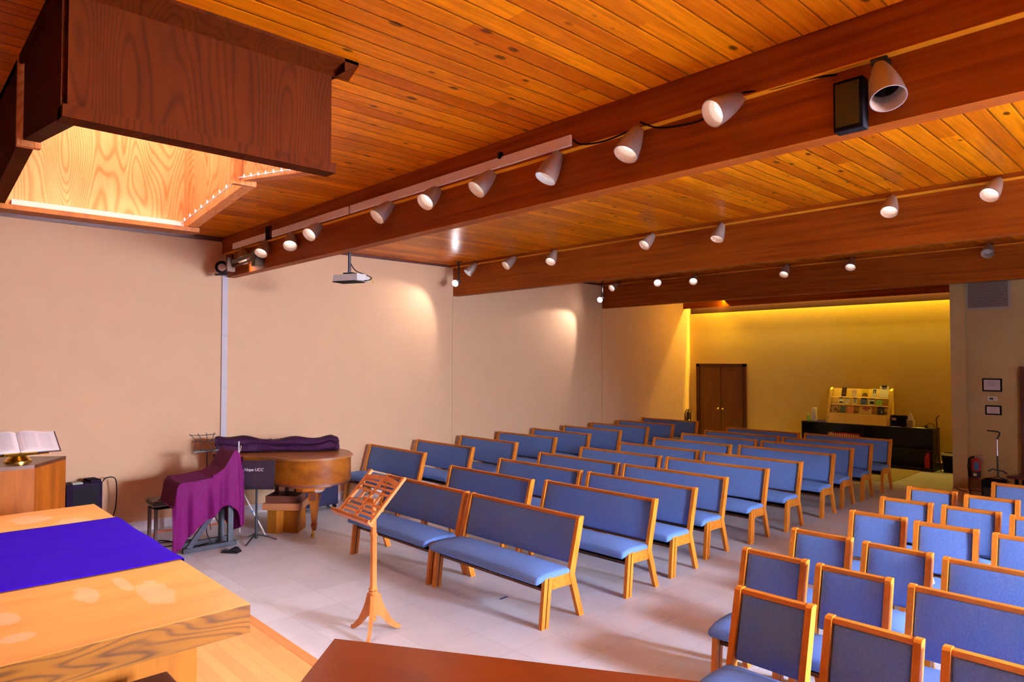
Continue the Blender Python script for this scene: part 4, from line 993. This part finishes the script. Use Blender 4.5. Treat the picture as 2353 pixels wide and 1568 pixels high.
def extinguisher(name, loc, lab, rz, tagc=True, sc=1):
    t = thing(name, lab, 'fire extinguisher', loc, rz)
    MB().lathe([(0, 0), (.055, 0), (.062, .01), (.062, .26), (.052, .295), (.022, .315), (.02, .335), (0, .335)], 20).make('cylinder', RED if tagc else plain('ext_dark', (.05, .02, .02), .3), t, smooth=50)
    MB().lathe([(.0632, .02), (.0632, .13)], 20).make('label_sleeve', plain('ext_label_dark', (.04, .012, .015), .4), t, smooth=60)
    if tagc: MB().box(-.012, .050, -.066, -.060, .15, .27).make('blue_tag', BLUETAG, t)
    MB().box(-.02, .02, -.072, -.062, .055, .095).make('sticker', plain('sticker', (.6, .55, .3), .5), t)
    MB().bar((-.02, 0, .345), (.10, -.03, .375), .02, .008).bar((0, 0, .335), (.11, -.03, .30), .02, .008).make('lever', CHROME, t)
    MB().tube([tuple(p) for p in catmull([Vector(q) for q in ((-.015, 0, .34), (-.07, -.02, .32), (-.10, -.03, .22), (-.09, -.03, .10), (-.075, -.03, .04))], 5)], .011, 8).make('hose', BLACK, t)
extinguisher('fire_extinguisher', (-2.70, 12.44, .36), 'red fire extinguisher with blue tag hung on the right cross wall', 0)
extinguisher('fire_extinguisher', (-9.61, 15.42, .58), 'dark fire extinguisher on the left wall beside the closet door', math.radians(40), False)

# ---------------------------------------------------------------- back of the room
def back():
    t = thing('bookcase', 'long low black bookcase against the yellow back wall', 'bookcase', (0, 0, 0))
    x0, x1, y0, y1 = -6.58, -3.99, 15.17, 15.60
    MB().box(x0, x1, y0, y1, .815, .84).make('top', CAB, t)
    m = MB().box(x0, x1, y1-.02, y1, 0, .815)
    m.box(x0, x0+.02, y0, y1, 0, .815).box(x1-.02, x1, y0, y1, 0, .815).box(-5.30, -5.28, y0, y1, .04, .815).box(x0, x1, y0+.01, y1, .0, .06)
    m.make('carcass', CAB, t)
    MB().box(x0+.02, -5.30, y0+.01, y1-.02, .40, .42).box(-5.28, x1-.02, y0+.01, y1-.02, .40, .42).make('shelf', CAB, t)
    # hymnals on the shelf
    for i in range(14):
        x = -6.02+i*.047; w = .038
        b = MB().box(0, w, 0, .15, 0, .215, bev=.002).make('hymnal', REDB if i != 1 else plain('cream_book', (.6, .5, .3), .6)); b.location = (x, y0+.03, .42)
        tag(b, 'red hymnal standing in the row on the black bookcase shelf' if i != 1 else 'cream spined book second from the left in the red hymnal row', 'book', 'hymnals on the bookcase shelf')
        MB().box(.006, w-.006, -.001, .01, .12, .19).make('spine_label', PAPER, b)
    for i, (x, h) in enumerate(((-4.155, .24), (-4.125, .30), (-4.095, .30))):
        b = MB().box(0, .026, 0, .2, 0, h).make('red_folder', REDB); b.location = (x, y0+.02, .065)
        tag(b, ['shorter red folder at the left of three in the lower right bookcase', 'middle red folder low in the bookcase right end', 'right red folder low in the bookcase right end'][i], 'folder', 'red folders in the bookcase')
    # literature rack
    r = thing('literature_rack', 'pine literature rack of brochures on the black bookcase', 'rack')
    M = lambda z: 15.22+(z-.84)*.32
    MB().prism([(M(.84), .84), (M(1.58)+.02, 1.58), (M(1.58)+.05, 1.58), (M(.84)+.25, .84)], -5.99, -4.85, 0).make('back_board', PINE, r)
    for x in (-6.05, -4.84):
        MB().prism([(15.19, .84), (M(.98)-.05, .98), (M(1.57)-.03, 1.55), (M(1.58)+.04, 1.60), (15.50, .84)], x, x+.05, 0).make('side_panel', PINE, r)
    for z in (.84, 1.235, 1.395):
        zz = z+.22 if z == .84 else z+.008
        MB().prism([(M(z)-.045, z), (M(zz)-.035, zz), (M(zz)-.025, zz), (M(z)-.02, z)], -6.0, -4.84, 0).make('tier_front', PINE, r)
    rows = [(1.40, [(-5.74, .10, .20, (.02, .015, .02), 'black brochure with red print'), (-5.53, .10, .17, (.70, .52, .50), 'pale pink brochure'), (-5.31, .14, .18, (.75, .52, .02), 'yellow brochure with brown dome'),
                    (-5.12, .11, .19, (.70, .68, .62), 'white brochure with black figures'), (-4.945, .17, .25, (.80, .76, .76), 'white sheet on a clipboard with black clip')]),
            (1.24, [(-5.78, .10, .16, (.75, .68, .60), 'white brochure with dark lower print'), (-5.66, .10, .15, (.68, .62, .45), 'plain cream leaflet'), (-5.50, .10, .16, (.72, .66, .5), 'cream leaflet with four blue bars'),
                    (-5.32, .12, .15, (.05, .10, .40), 'blue brochure'), (-5.17, .12, .15, (.6, .58, .58), 'grey white brochure with dark photo'), (-5.02, .12, .13, (.28, .50, .08), 'green leaflet')]),
            (1.05, [(-5.90, .11, .17, (.40, .26, .10), 'tan card with brown shape'), (-5.73, .10, .15, (.08, .14, .12), 'dark teal booklet'), (-5.57, .13, .15, (.62, .22, .07), 'orange booklet'),
                    (-5.27, .24, .20, (.55, .38, .12), 'wide tan magazine with red lettering'), (-4.97, .13, .16, (.01, .012, .015), 'black booklet with a white cross')])]
    for ri, (z, lst) in enumerate(rows):
        for (x, w, h, c, lab) in lst:
            tl = math.atan(.32)
            b = MB().box(-w/2, w/2, 0, .004, 0, h).make('brochure', plain('brochure_'+lab.replace(' ', '_'), c, .5))
            b.location = (x, M(z)-.033, z+.012); b.rotation_euler = (-tl, 0, 0)
            tag(b, lab+', %s tier of the rack' % ['top', 'middle', 'bottom'][ri], 'brochure', 'brochures in the literature rack')
            def mark(n, a, mat_): a.make(n, mat_, b)
            K = plain('ink_black', (.015, .012, .015), .5); WH = plain('ink_white', (.8, .75, .7), .5); RD = plain('ink_red', (.4, .03, .03), .5)
            if 'clip' in lab and 'clipboard' in lab: mark('clip', MB().box(-.05, .05, -.012, 0, h-.025, h+.012), BLACKM)
            elif 'cross' in lab: mark('cross', MB().box(.015, .022, -.001, 0, .03, .085).box(.003, .034, -.001, 0, .062, .069).box(-.04, .04, -.001, 0, .11, .115), WH)
            elif 'bars' in lab: mark('bars', MB().box(-.03, .03, -.001, 0, .04, .052).box(-.03, .03, -.001, 0, .065, .077).box(-.03, .03, -.001, 0, .09, .102).box(-.03, .03, -.001, 0, .115, .127), plain('ink_blue', (.03, .06, .25), .5))
            elif 'dome' in lab: mark('dome', MB().prism([(.06*math.cos(a*math.pi/10), .02+.075*math.sin(a*math.pi/10)) for a in range(11)], -.001, 0, 1), plain('ink_brown', (.18, .09, .02), .5))
            elif 'figures' in lab: mark('figures', MB().prism([(-.03, .17), (-.035, .09), (-.02, .09), (-.012, .15), (.005, .15), (.0, .08), (.015, .08), (.025, .17)], -.001, 0, 1), K)
            elif 'dark lower' in lab: mark('print', MB().box(-.04, .04, -.001, 0, .02, .05).box(-.035, .035, -.001, 0, .125, .14), K)
            elif 'dark photo' in lab: mark('photo', MB().box(-.03, .055, -.001, 0, .02, .08).box(-.045, .045, -.001, 0, .115, .125), K)
            elif 'brown shape' in lab: mark('shape', MB().lathe([(0, 0), (.035, 0), (.035, .001)], 14, frame((0, -1, 0), (.02, 0, .07))), K)
            elif 'red lettering' in lab: mark('letter_band', MB().prism([(-.07, .13), (-.03, .15), (.03, .15), (.09, .13), (.08, .105), (-.06, .105)], -.001, 0, 1).box(-.03, .05, -.001, 0, .075, .095), plain('ink_maroon', (.22, .03, .03), .5))
            elif 'red print' in lab: mark('print', MB().box(-.03, .035, -.001, 0, .05, .085).box(-.035, .035, -.001, 0, .15, .165), plain('ink_dim_red', (.2, .03, .03), .5))
            elif 'pink' in lab: mark('print', MB().box(-.04, .04, -.001, 0, .10, .106).box(-.04, .04, -.001, 0, .125, .135), plain('ink_rose', (.5, .25, .27), .5))
            else: mark('print', MB().box(-w*.3, w*.3, -.001, 0, h*.6, h*.64).box(-w*.3, w*.3, -.001, 0, h*.4, h*.43), plain('ink_grey', (.3, .3, .3), .6))
    # small things on the bookcase
    t = thing('hand_sanitizer', 'clear pump bottle of green hand sanitizer on the bookcase', 'bottle', (-6.46, 15.26, .84))
    MB().lathe([(0, 0), (.032, 0), (.034, .01), (.034, .10), (.016, .125), (.016, .135)], 16).make('bottle', GREEN, t, smooth=50)
    MB().lathe([(.016, .135), (.018, .15), (.006, .155), (.006, .18), (.014, .182), (0, .19)], 12).box(-.05, 0, -.006, .006, .178, .188).make('pump', WHITEP, t)
    o = MB().box(-.045, .045, -.045, .045, 0, .29, bev=.006).make('tall_box', WHITEP); o.location = (-6.37, 15.36, .84); tag(o, 'tall white dispenser box behind the green sanitizer', 'box')
    o = MB().box(-.09, .09, -.05, .05, 0, .004).box(-.09, -.086, -.05, .05, 0, .05).box(.086, .09, -.05, .05, 0, .05).box(-.09, .09, .046, .05, 0, .05).box(-.09, .09, -.05, -.046, 0, .03).make('card_holder', plain('clear_acrylic', (.4, .32, .25), .15)); o.location = (-6.17, 15.27, .84); tag(o, 'low clear plastic card tray left of the literature rack', 'tray')
    o = thing('black_storage_box', 'black cardboard box with small label on the bookcase', 'box', (-4.64, 15.34, .84))
    MB().box(-.13, .13, -.10, .10, 0, .225, bev=.004).make('body', BLACK, o)
    MB().box(-.11, -.03, -.102, -.10, .13, .18).box(-.04, .03, -.03, -.02, .2255, .228).make('label_patch', plain('label_pink', (.6, .45, .48), .6), o)
    MB().box(-.09, -.05, -.103, -.102, .145, .165).make('red_mark', RED, o)
    o = thing('tissue_box', 'floral tissue box with a tissue sticking up on the bookcase', 'tissue box', (-4.43, 15.32, .84))
    MB().box(-.06, .06, -.06, .06, 0, .15, bev=.003).make('carton', speckle('floral_card', (.55, .50, .42), (.30, .10, .10), 26, .6, 0), o)
    MB().prism([(-.04, .15), (.035, .15), (.045, .20), (.015, .27), (-.005, .285), (-.02, .24), (-.05, .23)], -.012, .012, 1).make('tissue', PAPER, o)
    for (x, y, w, d, lab, rz) in ((-4.66, 15.21, .18, .06, 'white envelope in front of the black box', .02), (-4.27, 15.27, .24, .12, 'white papers at the right end of the bookcase', -.05)):
        o = MB().box(-w/2, w/2, -d/2, d/2, 0, .004).make('paper_sheet', PAPER); o.location = (x, y, .84); o.rotation_euler = (0, 0, rz); tag(o, lab, 'paper')
    o = MB(); P = [(-.07, 0, .02), (-.055, 0, .07), (0, 0, .10), (.055, 0, .085), (.07, 0, .03)]
    o.tube([tuple(p) for p in catmull([Vector(p) for p in P], 5)], .006, 6); o.lathe([(0, -.02), (.028, -.02), (.03, .02), (0, .02)], 12, frame((1, 0, 0), (-.075, 0, .03)))
    o = o.make('headset', STEELG); o.location = (-4.08, 15.32, .84); tag(o, 'grey headset at the right end of the black bookcase', 'headphones')
    # cane leaning on the bookcase
    P = [(-3.93, 15.40, .008), (-3.975, 15.42, .5), (-4.0, 15.44, .98), (-3.985, 15.44, 1.02)]
    t = thing('walking_cane', 'dark curved cane leaning on the right end of the bookcase', 'cane')
    MB().tube(P[:3], .013, 8).make('shaft', TABLEW, t, smooth=60)
    MB().tube([tuple(p) for p in catmull([Vector(p) for p in ((-4.0, 15.44, .98), (-4.005, 15.44, 1.03), (-3.97, 15.44, 1.08), (-3.95, 15.43, 1.09))], 4)], .012, 8).make('handle', TABLEW, t, smooth=60)
    # bin
    t = thing('waste_bin', 'black waste bin with white liner beside the right pilaster', 'bin', (-3.72, 15.38, 0))
    MB().prism([(-.13, 0), (.13, 0), (.17, .36), (-.17, .36)], -.10, .10, 1).make('body', BLACK, t)
    g = MB().box(-.175, .175, -.115, .115, .33, .375, bev=.01); g.prism([(-.2, .33), (-.17, .36), (-.165, .30)], -.03, .03, 1); g.make('liner', plain('liner', (.55, .52, .40), .5), t)
    MB().box(-.155, .155, -.095, .095, .376, .378).make('opening', BLACK, t)
    # entry mat
    o = MB().box(-5.9, -4.18, 13.25, 15.12, 0, .008).make('entry_mat', MATR); tag(o, 'ribbed tan entrance mat in front of the bookcase', 'mat')
    m = MB()
    for i in range(46): x = -5.88+i*.037; m.box(x, x+.018, 13.27, 15.10, .008, .012)
    m.make('ribs', MATR, o)
    # amp, instrument stand, side table on the right
    o = thing('guitar_amp', 'black amplifier box on the floor by the right cross wall', 'amplifier', (-2.34, 12.05, 0))
    MB().box(-.18, .075, -.16, .16, .01, .43, bev=.008).make('cabinet', BLACK, o)
    MB().box(-.16, .055, -.163, -.16, .03, .33).make('grille', CAB, o)
    t = thing('instrument_stand', 'silver and black stand with hooked top on the black amplifier', 'stand', (-2.33, 11.97, .44))
    MB().tube([(0, 0, .05), (0, 0, .36)], .011, 8).make('lower_pole', BLACKM, t)
    MB().tube([(0, 0, .36), (0, 0, .60)], .008, 8).tube([(0, 0, .055), (-.22, -.03, .008)], .008, 8).make('upper_pole', CHROME, t)
    MB().tube([tuple(p) for p in catmull([Vector(p) for p in ((0, 0, .60), (.015, 0, .64), (.03, 0, .68), (.012, 0, .71), (-.04, 0, .715), (-.12, 0, .72))], 5)], .011, 8).make('neck_hook', BLACKM, t)
    MB().tube([tuple(p) for p in catmull([Vector(p) for p in ((-.12, -.02, .14), (-.09, -.02, .135), (-.07, -.01, .16), (0, 0, .15), (.06, -.01, .145), (.10, -.02, .12), (.12, -.02, .125))], 4)], .010, 8).make('cradle', BLACKM, t)
    for q in ((.16, -.08), (.10, .10)): MB().tube([(0, 0, .055), (q[0], q[1], .008)], .008, 8).make('foot', BLACKM, t)
    t = thing('side_table', 'small dark wooden table at the right edge by the dark door', 'table', (-2.02, 12.27, 0))
    MB().prism([(-.24, -.12), (.22, -.14), (.22, .16), (-.12, .17)], .46, .50, 2).make('top', TABLEW, t)
    for x, y in ((-.13, -.06), (-.04, -.08), (.10, .09), (.15, -.08)): MB().box(x-.02, x+.02, y-.02, y+.02, 0, .46).make('leg', BLACK, t)
back()
